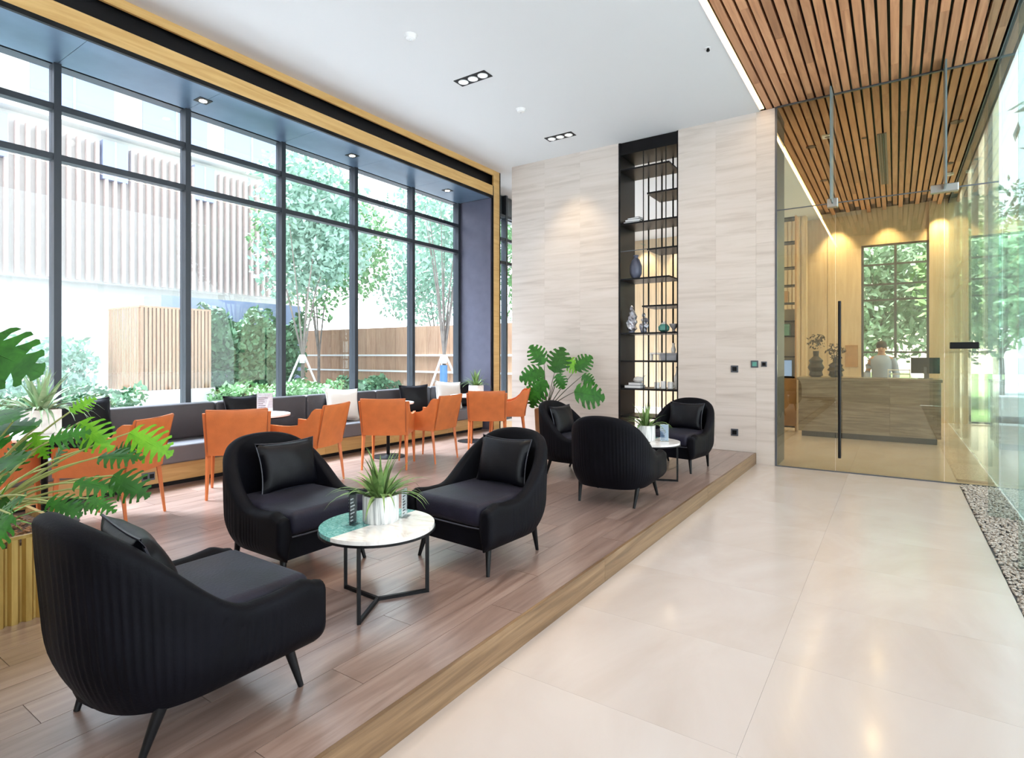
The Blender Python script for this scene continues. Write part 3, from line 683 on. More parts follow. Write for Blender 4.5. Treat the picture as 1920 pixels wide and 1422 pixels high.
t = empty('bowl', (-2.74, 8.36, 1.83), label='grey footed bowl at the right end of the lower shelf', cat='bowl')
MB().lathe([(0.03, 0), (0.015, 0.03), (0.06, 0.09), (0.065, 0.12), (0.055, 0.11), (0.02, 0.05)], 16).build('bowl', M['book_grey'], t, smooth=True); MB().cyl((0, 0, 0), 0.035, 0.03, 0.008).build('foot', M['black'], t)
t = empty('stool_ornament', (-3.03, 8.40, 1.40), label='small white stool-shaped ornament', cat='ornament')
MB().rbox(-0.09, 0.09, -0.05, 0.05, 0.09, 0.12, 0.008).build('top', M['pot_white'], t)
for sx in (-1, 1):
    for sy2 in (-1, 1): MB().cyl((sx*0.07, sy2*0.035, 0), 0.010, 0.013, 0.092, 8).build('leg', M['pot_white'], t)
t = empty('storage_box', (-2.80, 8.42, 1.40), label='grey storage box beside the stool-shaped ornament', cat='box')
MB().rbox(-0.12, 0.12, -0.12, 0.12, 0, 0.10, 0.006).build('body', M['book_grey'], t); MB().rbox(-0.125, 0.125, -0.125, 0.125, 0.085, 0.115, 0.004).build('lid', M['book_grey'], t)
t = empty('vase', (-2.76, 8.40, 1.515), label='small white vase standing on the grey storage box', cat='vase')
MB().lathe([(0.025, 0), (0.035, 0.05), (0.015, 0.11), (0.02, 0.14)], 14).build('body', M['pot_white'], t, smooth=True); MB().lathe([(0.02, 0.138), (0.024, 0.143), (0.02, 0.148)], 12).build('rim', M['pot_white'], t)
book(-3.38, 8.42, 0.97, 0.27, 0.2, 0.045, 'book_dark', 'large dark book at the bottom of the low shelf stack')
book(-3.36, 8.42, 1.015, 0.2, 0.15, 0.04, 'book_grey', 'smaller grey book on top of the low shelf stack')
t = empty('bird_ornament', (-3.32, 8.42, 1.055), label='pale grey bird-shaped ornament on the low stack of books', cat='ornament')
MB().add(blob(3, 0.07, (1.2, 0.6, 0.7), 3, 0.08), Matrix.Translation((0, 0, 0.045))).build('body', M['pot_white'], t, smooth=True)
MB().prism([(0.05, 0.05), (0.12, 0.12), (0.06, 0.09)], 'y', -0.01, 0.01).build('tail', M['pot_white'], t)
for i, (x, h, l) in enumerate(((-3.0, 0.10, 'left one of the three white cups'), (-2.90, 0.12, 'middle one of the three white cups'), (-2.79, 0.11, 'right one of the three white cups'))):
    t = empty('cup', (x, 8.36, 0.97), label=l + ' on the low shelf', cat='cup')
    MB().lathe([(0.025, 0), (0.04, 0.01), (0.042, h), (0.037, h), (0.034, 0.02)], 16).build('body', M['card_white'], t, smooth=True)
    MB().tube([(0.04, 0, h*0.8), (0.065, 0, h*0.65), (0.062, 0, h*0.35), (0.038, 0, h*0.2)], 0.005, 6).build('handle', M['card_white'], t)
t = empty('bottle', (-2.71, 8.42, 0.97), label='tall white bottle at the right end of the low shelf', cat='bottle')
MB().lathe([(0.035, 0), (0.045, 0.04), (0.045, 0.18), (0.015, 0.26), (0.014, 0.32)], 16).build('body', M['pot_white'], t, smooth=True); MB().cyl((0, 0, 0.32), 0.017, 0.017, 0.02).build('stopper', M['book_grey'], t)

# ------------------------------------------------------------------ banquette along the window
so = empty('banquette_sofa', (0, 0, 0), label='long charcoal banquette sofa with golden base under the windows', cat='sofa')
SL0, SL1 = -2.6, 8.10
MB().box(-6.62, -6.14, SL0, SL1, PL, PL+0.045).build('kick_plate', M['black'], so)
y = SL0
k = 0
while y < SL1-0.1:
    L = min(1.22, SL1-y)
    MB().box(-6.62, -6.12, y+0.001, y+L-0.001, PL+0.045, 0.375).build('base_panel', M['gold_wood'], so)
    y += L
y = SL0
while y < SL1-0.1:
    L = min(1.22, SL1-y)
    MB().rbox(-6.60, -6.07, y+0.002, y+L-0.002, 0.375, 0.56, 0.025, 3).build('seat_cushion', M['sofa_seat'], so, smooth=True)
    MB().rbox(-6.66, -6.50, y+0.002, y+L-0.002, 0.555, 0.945, 0.03, 3).build('back_cushion', M['sofa'], so, smooth=True)
    y += L
t = empty('power_socket', (-6.12, 2.62, 0.28), label='grey double socket on the golden sofa base', cat='socket')
MB().rbox(-0.001, 0.008, -0.06, 0.06, -0.04, 0.04, 0.002).build('plate', M['grey_metal'], t)
for s in (-0.03, 0.03): MB().box(0.007, 0.010, s-0.02, s+0.02, -0.022, 0.022).build('outlet', M['black'], t)

# pillows
def pillow_mesh(w, h, th, mat, n=14, crease=0.0):
    mb = MB(); g = [[None]*(n+1) for _ in range(n+1)]; g2 = [[None]*(n+1) for _ in range(n+1)]
    for i in range(n+1):
        for j in range(n+1):
            u = -1+2*i/n; v = -1+2*j/n
            pin = 1 - 0.10*(1-abs(u)**2)*abs(v)**4 ; pin2 = 1 - 0.10*(1-abs(v)**2)*abs(u)**4
            x = u*w/2*pin2; z = v*h/2*pin
            t = th/2*((1-u*u)*(1-v*v))**0.38 if abs(u) < 1 and abs(v) < 1 else 0
            t += 0.004*sin(7*u+3*v)*(1-u*u)*(1-v*v)
            g[i][j] = mb.bm.verts.new((x, -t, z+h/2))
            g2[i][j] = g[i][j] if (i in (0, n) or j in (0, n)) else mb.bm.verts.new((x, t, z+h/2))
    for i in range(n):
        for j in range(n):
            mb.bm.faces.new((g[i][j], g[i+1][j], g[i+1][j+1], g[i][j+1]))
            q = (g2[i][j], g2[i][j+1], g2[i+1][j+1], g2[i+1][j])
            mb.bm.faces.new(q)
    return mb.mesh('pillow', mat, True, 60)
pm_dark = pillow_mesh(0.50, 0.46, 0.15, M['pillow_dark']); pm_white = pillow_mesh(0.50, 0.44, 0.15, M['pillow_white'])
def edge_piping(me_w, me_h, mat, th=0.006):
    pts = []
    n = 10
    for (a, b) in (((-1, -1), (1, -1)), ((1, -1), (1, 1)), ((1, 1), (-1, 1)), ((-1, 1), (-1, -1))):
        for i in range(n):
            u = a[0]+(b[0]-a[0])*i/n; v = a[1]+(b[1]-a[1])*i/n
            pin = 1 - 0.10*(1-abs(u)**2)*abs(v)**4; pin2 = 1 - 0.10*(1-abs(v)**2)*abs(u)**4
            pts.append((u*me_w/2*pin2, 0, v*me_h/2*pin+me_h/2))
    pts.append(pts[0])
    return MB().tube(pts, th, 6).mesh('piping', mat, True)
pp_dark = edge_piping(0.50, 0.46, M['piping']); pp_white = edge_piping(0.50, 0.44, M['pillow_white'])
def pillow(me_, pp, loc, rx, rz, label, scale=1.0, group=None, ry=0):
    o = bpy.data.objects.new('throw_pillow', me_); COL.objects.link(o)
    o.location = loc; o.rotation_euler = (rx, ry, rz); o.scale = (scale,)*3
    P(o, label, 'pillow', group)
    inst('piping', pp, o)
    return o
# sofa pillows: face +X (local -Y turned to +X => rz=+90deg)
SP = pi/2
pillow(pm_dark, pp_dark, (-6.28, 2.15, 0.565), radians(-18), SP, 'large black throw pillow on the sofa behind the leafy floor plant', 1.12, ry=radians(-3))
pillow(pm_dark, pp_dark, (-6.36, 3.78, 0.565), radians(-10), SP+0.1, 'black throw pillow on the sofa behind the pale menu card', 0.98)
pillow(pm_white, pp_white, (-6.34, 5.20, 0.565), radians(-14), SP-0.1, 'white throw pillow on the sofa between the third and fourth orange chairs', 1.05, ry=radians(4))
pillow(pm_dark, pp_dark, (-6.20, 6.48, 0.565), radians(-12), SP-0.35, 'black throw pillow on the sofa beside the fifth orange chair', 1.0)
pillow(pm_white, pp_white, (-6.22, 7.32, 0.565), radians(-14), SP-0.2, 'white throw pillow on the sofa left of the white cafe planter', 1.1, ry=radians(5))
pillow(pm_dark, pp_dark, (-6.30, 7.75, 0.565), radians(-12), SP-0.1, 'black throw pillow at the far end of the sofa behind the white cafe planter', 1.0)

# ------------------------------------------------------------------ velvet armchairs
def smooth(t): t = max(0, min(1, t)); return t*t*(3-2*t)
def armchair_meshes():
    mb = MB(); N = 300
    # plan path: from right front, round the back, to left front. front is +Y
    W, YF, YC, RB = 0.375, 0.36, 0.0, 0.39
    Ls = YF-YC; La = pi*(W+RB)/2
    tot = 2*Ls+La; rings = []
    for i in range(N+1):
        s = tot*i/N
        if s < Ls: p = (W, YF-s); nx, ny = 1, 0; a = 0
        elif s > Ls+La: p = (-W, YC+(s-Ls-La)); nx, ny = -1, 0
        else:
            a = (s-Ls)/La*pi; 
            # superellipse for a squarer back
            c, q = cos(a), sin(a); e = 2/2.6
            p = (W*math.copysign(abs(c)**e, c), YC-RB*abs(q)**e); nx, ny = c/W, -q/RB; l = sqrt(nx*nx+ny*ny); nx /= l; ny /= l
        yl = p[1]
        hb = smooth((0.09-yl)/0.50)
        h = 0.445 + 0.355*hb - 0.055*(p[0]/W)**2*hb - 0.02*smooth((0.36-yl)/0.2)*(1-hb)
        # front tip droops round
        tip = smooth((yl-0.28)/0.08); h -= 0.03*tip
        pleat_w = 1 - smooth((yl-0.12)/0.10)
        pl = -0.0055*abs(sin(s*pi/0.030))**0.6*pleat_w + 0.004*pleat_w
        th = 0.085; lean = 0.05*hb
        sec = []
        z0 = 0.16
        def P3(off, z, lp): return (p[0]+nx*(off+lp*abs(nx)*0.2), p[1]+ny*off-lp*(1 if ny < 0 else 0)*abs(ny), z)
        # outer from bottom to top
        for k in range(15):
            t = (k/14)**1.35; z = z0+(h-0.03-z0)*t
            inset = -0.062*(1-min(1, t/0.42))**2.2; off = inset+pl*min(1, t*4)*min(1, (1-t)*5)
            sec.append(P3(off, z, lean*t))
        r = th/2
        for k in range(1, 6):
            an = pi*k/6
            sec.append(P3(-r+r*cos(an), h-0.03+0.035*sin(an), lean))
        for k in range(5):
            t = 1-k/4; z = 0.30+(h-0.03-0.30)*t
            sec.append(P3(-th-0.012*(1-t), z, lean*t))
        rings.append([mb.bm.verts.new(q) for q in sec])
    for a, b in zip(rings, rings[1:]):
        for k in range(len(a)-1): mb.bm.faces.new((a[k], a[k+1], b[k+1], b[k]))
    # rounded arm fronts
    for ring, fl_ in ((rings[0], 1), (rings[-1], -1)):
        prev = ring; cx = sum(v.co.x for v in ring)/len(ring); cz = sum(v.co.z for v in ring)/len(ring)
        for sc_, dy in ((0.86, 0.016), (0.5, 0.024)):
            cur = [mb.bm.verts.new((cx+(v.co.x-cx)*sc_, v.co.y+dy if prev is ring else v.co.y+0.008, cz+(v.co.z-cz)*(1-(1-sc_)*0.3))) for v in prev]
            for k in range(len(prev)-1): mb.bm.faces.new((prev[k], prev[k+1], cur[k+1], cur[k]))
            mb.bm.faces.new((prev[-1], prev[0], cur[0], cur[-1]))
            prev = cur
        mb.bm.faces.new(prev)
    shell = mb.mesh('shell', M['velvet'], True, 70)
    # base underside filling
    mb = MB(); mb.prism([(0.30, 0.34)] + [(0.315*cos(a), -0.02-0.32*sin(a)) for a in [pi*i/12 for i in range(13)]] + [(-0.30, 0.34)], 'z', 0.162, 0.30)
    base = mb.mesh('seat_base', M['velvet'], True, 40)
    mb = MB(); mb.rbox(-0.285, 0.285, -0.30, 0.375, 0.295, 0.435, 0.045, 4)
    for v in mb.bm.verts:
        if v.co.z > 0.38: v.co.z += 0.018*(1-(v.co.x/0.29)**2)*(1-((v.co.y-0.03)/0.34)**2)
    seat = mb.mesh('seat_cushion', M['velvet2'], True, 60)
    legs = []
    for sx in (-1, 1):
        for sy_ in (-1, 1):
            legs.append(MB().tube([(sx*0.27, 0.27 if sy_ > 0 else -0.20, 0.17), (sx*0.30 if sy_ > 0 else sx*0.255, 0.31 if sy_ > 0 else -0.26, 0.0)], 0.021, 10, 0.011).mesh('leg', M['black'], True))
    pipe = MB().tube([(-0.285, 0.372, 0.30), (-0.2, 0.378, 0.298), (0.2, 0.378, 0.298), (0.285, 0.372, 0.30)], 0.005, 6).mesh('piping', M['piping'])
    return shell, base, seat, legs, pipe
shell, base, seat, alegs, apipe = armchair_meshes()
def armchair(x, y, rz, label):
    t = empty('armchair', (x, y, PL), rz=rz, label=label, cat='armchair', group='black velvet armchairs round the two coffee tables')
    inst('shell', shell, t); inst('seat_base', base, t); inst('seat_cushion', seat, t); inst('piping', apipe, t)
    for l in alegs: inst('leg', l, t)
    return t
apil = pillow_mesh(0.44, 0.335, 0.14, M['pillow_dark'], 14); app = edge_piping(0.44, 0.335, M['piping'], 0.005)
def arm_pillow(x, y, rz, label, dy=-0.165, rx=-14, dz=0.425):
    # local front is +Y; pillow face -Y must look to +Y => rotate by pi
    px = x + (-sin(rz))*dy; py = y + cos(rz)*dy
    return pillow(apil, app, (px, py, PL+dz), radians(rx), rz+pi, label, 1.0, group='small black pillows on the armchairs')
CH = [(-2.28, 1.10, 0.0, 'black velvet armchair nearest the viewer, seen from behind at the lower left', 'black pillow on the nearest armchair at the lower left'),
      (-3.20, 2.24, radians(-90), 'black velvet armchair facing right, behind the near coffee table', 'black pillow on the armchair behind the near coffee table'),
      (-2.30, 3.06, radians(176), 'black velvet armchair facing the viewer, right of the near coffee table', 'black pillow on the armchair right of the near coffee table'),
      (-2.97, 5.72, radians(-92), 'black velvet armchair half hidden behind another, left of the far coffee table', 'black pillow on the half hidden far armchair'),
      (-2.15, 4.90, radians(4), 'black velvet armchair seen from behind, in front of the far coffee table', None),
      (-2.15, 6.72, radians(172), 'black velvet armchair beside the stone wall, right of the far coffee table', 'black pillow on the armchair beside the stone wall')]
for (x, y, rz, l, pl_) in CH:
    armchair(x, y, rz, l)
    if pl_ and 'nearest' in pl_: arm_pillow(x+0.07, y+0.07, rz-0.12, pl_, rx=-24)
    elif pl_: arm_pillow(x, y+(0.09 if 'behind the near' in pl_ else 0), rz, pl_)

# ------------------------------------------------------------------ coffee tables
def coffee_table(x, y, rz, label):
    t = empty('coffee_table', (x, y, PL), rz=rz, label=label, cat='table', group='round marble coffee tables')
    R_ = 0.305; c = -0.01
    a0 = math.acos(c/R_)
    right = [(R_*cos(a), R_*sin(a)) for a in [-a0 + 2*a0*i/40 for i in range(41)]]
    left = [(R_*cos(a), R_*sin(a)) for a in [a0 + (2*pi-2*a0)*i/40 for i in range(41)]]
    MB().prism(right, 'z', 0.398, 0.418).build('tabletop', M['table_marble'], t, label='white marble part of the top')
    MB().prism(left, 'z', 0.398, 0.418).build('tabletop_inlay', M['teal_marble'], t, label='teal marble part of the top')
    mb = MB(); mb.lathe([(R_-0.002, 0.380), (R_+0.006, 0.380), (R_+0.006, 0.410), (R_-0.002, 0.410)], 48)
    MB().cyl((0, 0, 0.386), R_+0.005, R_+0.005, 0.0118, 48).build('underframe', M['black'], t)
    mb.bm.free()
    for k in range(3):
        a = 2*pi*k/3
        p = (0.275*cos(a), 0.275*sin(a))
        MB().bar((p[0], p[1], 0.0), (p[0], p[1], 0.388), 0.018).build('leg', M['black'], t)
        MB().bar((0, 0, 0.009), (p[0], p[1], 0.009), 0.018).build('base_bar', M['black'], t)
    return t
ct1 = coffee_table(-2.325, 2.135, 0, 'round coffee table in white and teal marble between the near armchairs')
ct2 = coffee_table(-2.16, 5.82, 0, 'round coffee table in pale marble between the far armchairs')
# make leg angles match the photo: first leg towards lower right of picture
for t, ang in ((ct1, radians(58)), (ct2, radians(20))):
    for ch in t.children:
        if ch.name.split('.')[0] in ('leg', 'base_bar'): ch.rotation_euler = (0, 0, ang)

# blades
def blade(L, w, bend, n=6, mat=None, name='leaf'):
    mb = MB(); pv = None
    for i in range(n+1):
        t = i/n; a = bend*t
        y = L*(sin(a)/bend if bend > 0.01 else t)*1.0; z = L*((1-cos(a))/bend if bend > 0.01 else 0)
        # grows up (z) and bends toward +y
        zz = L*(sin(a)/bend); yy = L*((1-cos(a))/bend); ww = w*(0.45+0.55*sin(pi*min(1, t*1.3+0.15)))*(1-t**3) + 0.0008
        c = [mb.bm.verts.new((-ww/2, yy, zz)), mb.bm.verts.new((0, yy+ww*0.15, zz-0.0)), mb.bm.verts.new((ww/2, yy, zz))]
        if pv:
            for k in (0, 1): mb.bm.faces.new((pv[k], pv[k+1], c[k+1], c[k]))
        pv = c
    return mb.mesh(name, mat, True)
BL = {}
for mk in ('leaf_blade', 'leaf_pale', 'leaf_lime'):
    BL[mk] = [blade(0.24, 0.030, 0.5, mat=M[mk]), blade(0.20, 0.028, 1.1, mat=M[mk]), blade(0.26, 0.022, 1.7, mat=M[mk])]
def blades(parent, z, n, r, mk, seed, sc_=1.0, spread=0.9):
    rr = random.Random(seed)
    for k in range(n):
        a = rr.uniform(0, 2*pi); q = rr.random(); rad = r*q
        tilt = spread*q*rr.uniform(0.5, 1.1)
        s = sc_*rr.uniform(0.75, 1.2)
        inst('leaf', BL[mk][min(2, int(q*2.6))], parent, (rad*cos(a), rad*sin(a), z), (-tilt*1.0, 0, a-pi/2), (s*1.1, s, s))
def round_pot(x, y, z, r, h, mat, label, leafs, mk, seed, sc_=1.0, cat='plant', square=False, spread=0.9):
    t = empty('potted_plant', (x, y, z), label=label, cat=cat)
    if square:
        MB().rbox(-r, r, -r, r, 0, h, 0.006).build('pot', M[mat], t); MB().box(-r*0.86, r*0.86, -r*0.86, r*0.86, h-0.002, h+0.003).build('soil', M['soil'], t)
    else:
        MB().lathe([(r*0.96, 0), (r, 0.008), (r, h-0.004), (r*0.97, h), (r*0.88, h), (r*0.88, h-0.015)], 28).build('pot', M[mat], t, smooth=True)
        MB().cyl((0, 0, h-0.02), r*0.87, r*0.87, 0.012, 20).build('soil', M['soil'], t)
    blades(t, h-0.01, leafs, r*0.75, mk, seed, sc_, spread)
    return t
p1 = round_pot(-2.355, 2.185, PL+0.418, 0.098, 0.145, 'pot_grey', 'spiky green plant in a round grey streaked pot on the near coffee table', 64, 'leaf_blade', 21, 1.0, spread=1.15)
p2 = round_pot(-2.22, 5.86, PL+0.418, 0.095, 0.16, 'pot_grey', 'spiky plant in a round whitish pot on the far coffee table', 46, 'leaf_blade', 33, 1.0, spread=1.1)
def menu(x, y, z, rz, w, h, mat, label):
    t = empty('menu_stand', (x, y, z), rz=rz, label=label, cat='menu')
    MB().rbox(-w/2, w/2, -0.03, 0.03, 0, 0.006, 0.002).build('base', M['acrylic'], t)
    MB().box(-w/2, w/2, -0.006, -0.003, 0.006, h).build('front_sheet', M['acrylic'], t)
    MB().box(-w/2, w/2, 0.003, 0.006, 0.006, h).build('rear_sheet', M['acrylic'], t)
    MB().box(-w/2+0.004, w/2-0.004, -0.0025, 0.0025, 0.007, h-0.004).build('card', M[mat], t)
    rr = random.Random(int(w*1000)+int(x*100)); mb = MB()
    for k in range(7):
        ww = rr.uniform(0.3, 0.8)*w*0.8
        for sgn in (-1, 1):
            mb.box(-w*0.4, -w*0.4+ww, sgn*0.0028-0.0002, sgn*0.0028+0.0002, h*(0.12+0.1*k), h*(0.12+0.1*k)+0.006)
    mb.build('print', M['card_white'] if mat == 'card_dark' else M['card_dark'], t)
menu(-2.42, 2.045, PL+0.418, radians(108), 0.07, 0.19, 'card_dark', 'upright acrylic menu stand with dark card left of the near table plant')
menu(-2.30, 2.31, PL+0.418, radians(112), 0.07, 0.16, 'card_white', 'upright acrylic menu stand with white card right of the near table plant')
menu(-2.03, 5.88, PL+0.418, radians(20), 0.09, 0.18, 'card_blue', 'upright acrylic menu stand with blue card on the far coffee table')
t = empty('serving_tray', (-2.20, 5.66, PL+0.418), label='small black tray on the far coffee table', cat='tray')
MB().rbox(-0.08, 0.08, -0.05, 0.05, 0, 0.006, 0.002).build('tray', M['black'], t)
MB().box(-0.05, 0.05, -0.03, 0.03, 0.006, 0.010).build('note', M['card_white'], t)

# ------------------------------------------------------------------ cafe tables and orange chairs
ctm = {}
ctm['top'] = MB().cyl((0, 0, 0.695), 0.335, 0.335, 0.018, 40).mesh('tabletop', M['white_top'], True, 30)
ctm['edge'] = MB().cyl((0, 0, 0.683), 0.325, 0.333, 0.012, 40).mesh('edge', M['black'], True, 30)
ctm['pole'] = MB().lathe([(0.022, 0.012), (0.022, 0.60), (0.05, 0.68), (0.05, 0.684)], 14).mesh('pole', M['black'], True)
ctm['base'] = MB().lathe([(0.22, 0), (0.22, 0.008), (0.05, 0.016), (0.03, 0.03)], 32).mesh('base', M['black'], True)
CT = [(-5.52, 1.62, 'round white cafe table with a square planter, nearest the left edge'),
      (-5.56, 3.42, 'round white cafe table with the pale menu card'),
      (-5.52, 5.25, 'round white cafe table behind the fourth orange chair'),
      (-5.44, 6.92, 'round white cafe table with a small planter at the far end of the sofa')]
for (x, y, l) in CT:
    t = empty('cafe_table', (x, y, PL), label=l, cat='table', group='cafe tables along the sofa')
    for k, n in (('top', 'tabletop'), ('edge', 'edge'), ('pole', 'pole'), ('base', 'base')): inst(n, ctm[k], t)
ZT = PL + 0.713
round_pot(-5.60, 1.62, ZT, 0.105, 0.19, 'pot_white', 'bushy pale green plant in a square white pot on the nearest cafe table', 70, 'leaf_pale', 5, 1.35, square=True, spread=1.3)
round_pot(-5.40, 6.98, ZT, 0.085, 0.15, 'pot_white', 'spiky plant in a square white pot on the farthest cafe table', 48, 'leaf_blade', 9, 1.0, square=True, spread=1.0)
menu(-5.66, 3.58, ZT, radians(40), 0.17, 0.21, 'card_pink', 'upright pale pink menu card on the second cafe table')

def chair_meshes():
    m = {}
    W, D = 0.245, 0.24
    mb = MB(); mb.rbox(-W+0.02, W-0.02, -D, D, 0.415, 0.465, 0.015, 3); m['seat'] = mb.mesh('seat', M['orange'], True)
    # back: gently curved panel, leaning back
    mb = MB(); n = 12; rows = [0.40, 0.50, 0.62, 0.74, 0.815, 0.83]; front = []; bck = []
    for z in rows:
        fr = []; br = []
        for i in range(n+1):
            u = -1+2*i/n; x = u*(W+0.012*(z-0.4)/0.43)
            yb = -D-0.02-0.10*max(0, z-0.45)/0.38*0.9 - 0.012*(1-u*u)
            th = 0.028 if z < 0.83 else 0.014
            fr.append(mb.bm.verts.new((x, yb+th/2, z+0.006*u*u))); br.append(mb.bm.verts.new((x, yb-th/2, z+0.006*u*u)))
        front.append(fr); bck.append(br)
    for a, b in zip(front, front[1:]):
        for i in range(n): mb.bm.faces.new((a[i], a[i+1], b[i+1], b[i]))
    for a, b in zip(bck, bck[1:]):
        for i in range(n): mb.bm.faces.new((a[i+1], a[i], b[i], b[i+1]))
    for i in range(n):
        mb.bm.faces.new((front[-1][i], front[-1][i+1], bck[-1][i+1], bck[-1][i])); mb.bm.faces.new((front[0][i+1], front[0][i], bck[0][i], bck[0][i+1]))
    for r in range(len(rows)-1):
        mb.bm.faces.new((front[r][0], front[r+1][0], bck[r+1][0], bck[r][0])); mb.bm.faces.new((front[r+1][n], front[r][n], bck[r][n], bck[r+1][n]))
    m['back'] = mb.mesh('backrest', M['orange'], True, 50)
    for s in (-1, 1):
        top = [(D+0.015, 0.635), (0.18, 0.628), (0.10, 0.622), (0.02, 0.622), (-0.06, 0.632), (-0.13, 0.66), (-0.19, 0.71), (-0.235, 0.775), (-0.27, 0.80), (-0.33, 0.80)]
        bot = [(-0.26, 0.40), (-0.1, 0.40), (0.1, 0.40), (D+0.015, 0.40)]
        mb = MB(); mb.prism(top+bot, 'x', s*(W-0.008), s*(W+0.022))
        for v in mb.bm.verts:
            if v.co.z > 0.5: v.co.x += s*0.012*(v.co.z-0.45)/0.2
        m['arm%d' % s] = mb.mesh('armrest', M['orange'])
        for f in (-1, 1):
            a = (s*(W+0.002), f*(D-0.005), 0.42); b = (s*(W+0.012), f*(D+0.02 if f > 0 else D+0.045), 0.0)
            m['leg%d%d' % (s, f)] = MB().tube([a, b], 0.023, 4, 0.012).mesh('leg', M['orange_dark'] if False else M['orange'])
    pth = [(-W-0.004, -D-0.034, 0.44), (-W-0.010, -D-0.075, 0.62), (-W-0.014, -D-0.118, 0.825), (0, -D-0.128, 0.828), (W+0.014, -D-0.118, 0.825), (W+0.010, -D-0.075, 0.62), (W+0.004, -D-0.034, 0.44)]
    m['pipe'] = MB().tube(pth, 0.0045, 5).mesh('piping', M['orange_dark'])
    m['seam'] = MB().tube([(-W*0.98, -D-0.060, 0.56)]*1 + [(0, -D-0.070, 0.56), (W*0.98, -D-0.060, 0.56)], 0.002, 4).mesh('seam', M['orange_dark'])
    return m
OC = chair_meshes()
def orange_chair(bx, by, face, label):
    """bx,by: centre of the top of the back; face: facing vector"""
    l = sqrt(face[0]**2+face[1]**2); fx, fy = face[0]/l, face[1]/l
    x, y = bx + fx*0.35, by + fy*0.35
    t = empty('dining_chair', (x, y, PL), rz=atan2(-fx, fy), label=label, cat='chair', group='orange leather chairs along the sofa')
    inst('seat', OC['seat'], t); inst('backrest', OC['back'], t)
    inst('piping', OC['pipe'], t); inst('armrest', OC['arm1'], t); inst('armrest', OC['arm-1'], t)
    for k in ('leg11', 'leg1-1', 'leg-11', 'leg-1-1'): inst('leg', OC[k], t)
orange_chair(-5.25, 1.02, (-0.75, 0.60), 'orange leather armchair mostly hidden behind the large floor plant')
orange_chair(-4.95, 2.17, (-0.80, -0.60), 'orange leather armchair behind the tips of the leafy floor plant')
orange_chair(-5.02, 2.90, (-0.84, 0.54), 'orange leather armchair with its back turned, left of the near black armchair')
orange_chair(-4.76, 3.82, (-0.92, -0.38), 'orange leather armchair in side view, with the white pillow behind it')
orange_chair(-4.86, 4.54, (-0.57, 0.83), 'orange leather armchair with its back turned, fourth cafe chair from the right')
orange_chair(-4.62, 5.46, (-0.99, -0.14), 'orange leather armchair in side view, in front of the large black sofa pillow')
orange_chair(-4.72, 6.34, (-0.56, 0.83), 'orange leather armchair with its back turned, in front of the golden window jamb')
orange_chair(-4.72, 7.46, (-0.84, -0.54), 'farthest orange leather armchair, in profile beside the stone wall')

# ------------------------------------------------------------------ leafy plants
def lobed_leaf(L, W, nl, gap, mat, droop=0.35, inner=0.3, name='leaf', tipw=1.0):
    """leaf lies in +Y from origin, z up; lobes separated by slits"""
    mb = MB()
    def outline(t):  # t 0..1 along midrib from base to tip; returns half width, y
        w = W/2*(sin(pi*min(1, t**0.72)))**0.75 if 0 < t < 1 else 0
        return w
    def zf(x, y): return -droop*(y/L)**2*L*0.5 - 0.35*abs(x)**1.5/ max(W, 0.01)**0.5 + 0.10*abs(x)
    ts = [i/nl for i in range(nl+1)]
    for s in (-1, 1):
        for a, b in zip(ts, ts[1:]):
            m_ = (a+b)/2; g = gap*(b-a)/2
            pts = []
            base_a = (0, a*L); base_b = (0, b*L)
            def out(t, f):   # swept forward
                tt = min(1, max(0, t)); w = outline(tt)*f
                return (s*w, tt*L + 0.22*w*f - 0.18*W*max(0, 0.25-tt)*4*f*0.5)
            i1 = out(a, inner); i2 = out(b, inner)
            o1 = out(a+g+0.02, 0.72); o2 = out(m_, 1.0); o3 = out(b-g*0.7, 0.97); o4 = out(b-g-0.0, 0.72)
            poly = [base_a, i1, o1, out(a+g*1.1+0.02, 0.93), o2, o3, o4, i2, base_b]
            vs_ = []
            for q in poly:
                v = mb.bm.verts.new((q[0], q[1], zf(q[0], q[1]))); 
                vs_.append(v)
            # fan as quads between midrib and edge
            try:
                mb.bm.faces.new((vs_[0], vs_[1], vs_[7], vs_[8])) if s > 0 else mb.bm.faces.new((vs_[8], vs_[7], vs_[1], vs_[0]))
                mb.bm.faces.new((vs_[1], vs_[2], vs_[6], vs_[7])) if s > 0 else mb.bm.faces.new((vs_[7], vs_[6], vs_[2], vs_[1]))
                mb.bm.faces.new((vs_[2], vs_[3], vs_[4], vs_[5], vs_[6])) if s > 0 else mb.bm.faces.new((vs_[6], vs_[5], vs_[4], vs_[3], vs_[2]))
            except Exception: pass
    bmesh.ops.remove_doubles(mb.bm, verts=list(mb.bm.verts), dist=0.0005)
    mb.tube([(0, 0, 0.001), (0, L*0.5, zf(0, L*0.5)+0.001), (0, L*0.95, zf(0, L*0.95)+0.001)], 0.004, 4, 0.0015)
    me_ = mb.mesh(name, mat, False)
    return me_
LF = {'mon': lobed_leaf(0.42, 0.40, 6, 0.35, M['leaf_dark'], inner=0.42), 'mon_lime': lobed_leaf(0.42, 0.40, 6, 0.35, M['leaf_lime'], inner=0.42),
      'phi': lobed_leaf(0.34, 0.30, 7, 0.5, M['leaf_lime'], inner=0.22, droop=0.4), 'phi_dark': lobed_leaf(0.34, 0.30, 7, 0.5, M['leaf_dark'], inner=0.22, droop=0.4)}
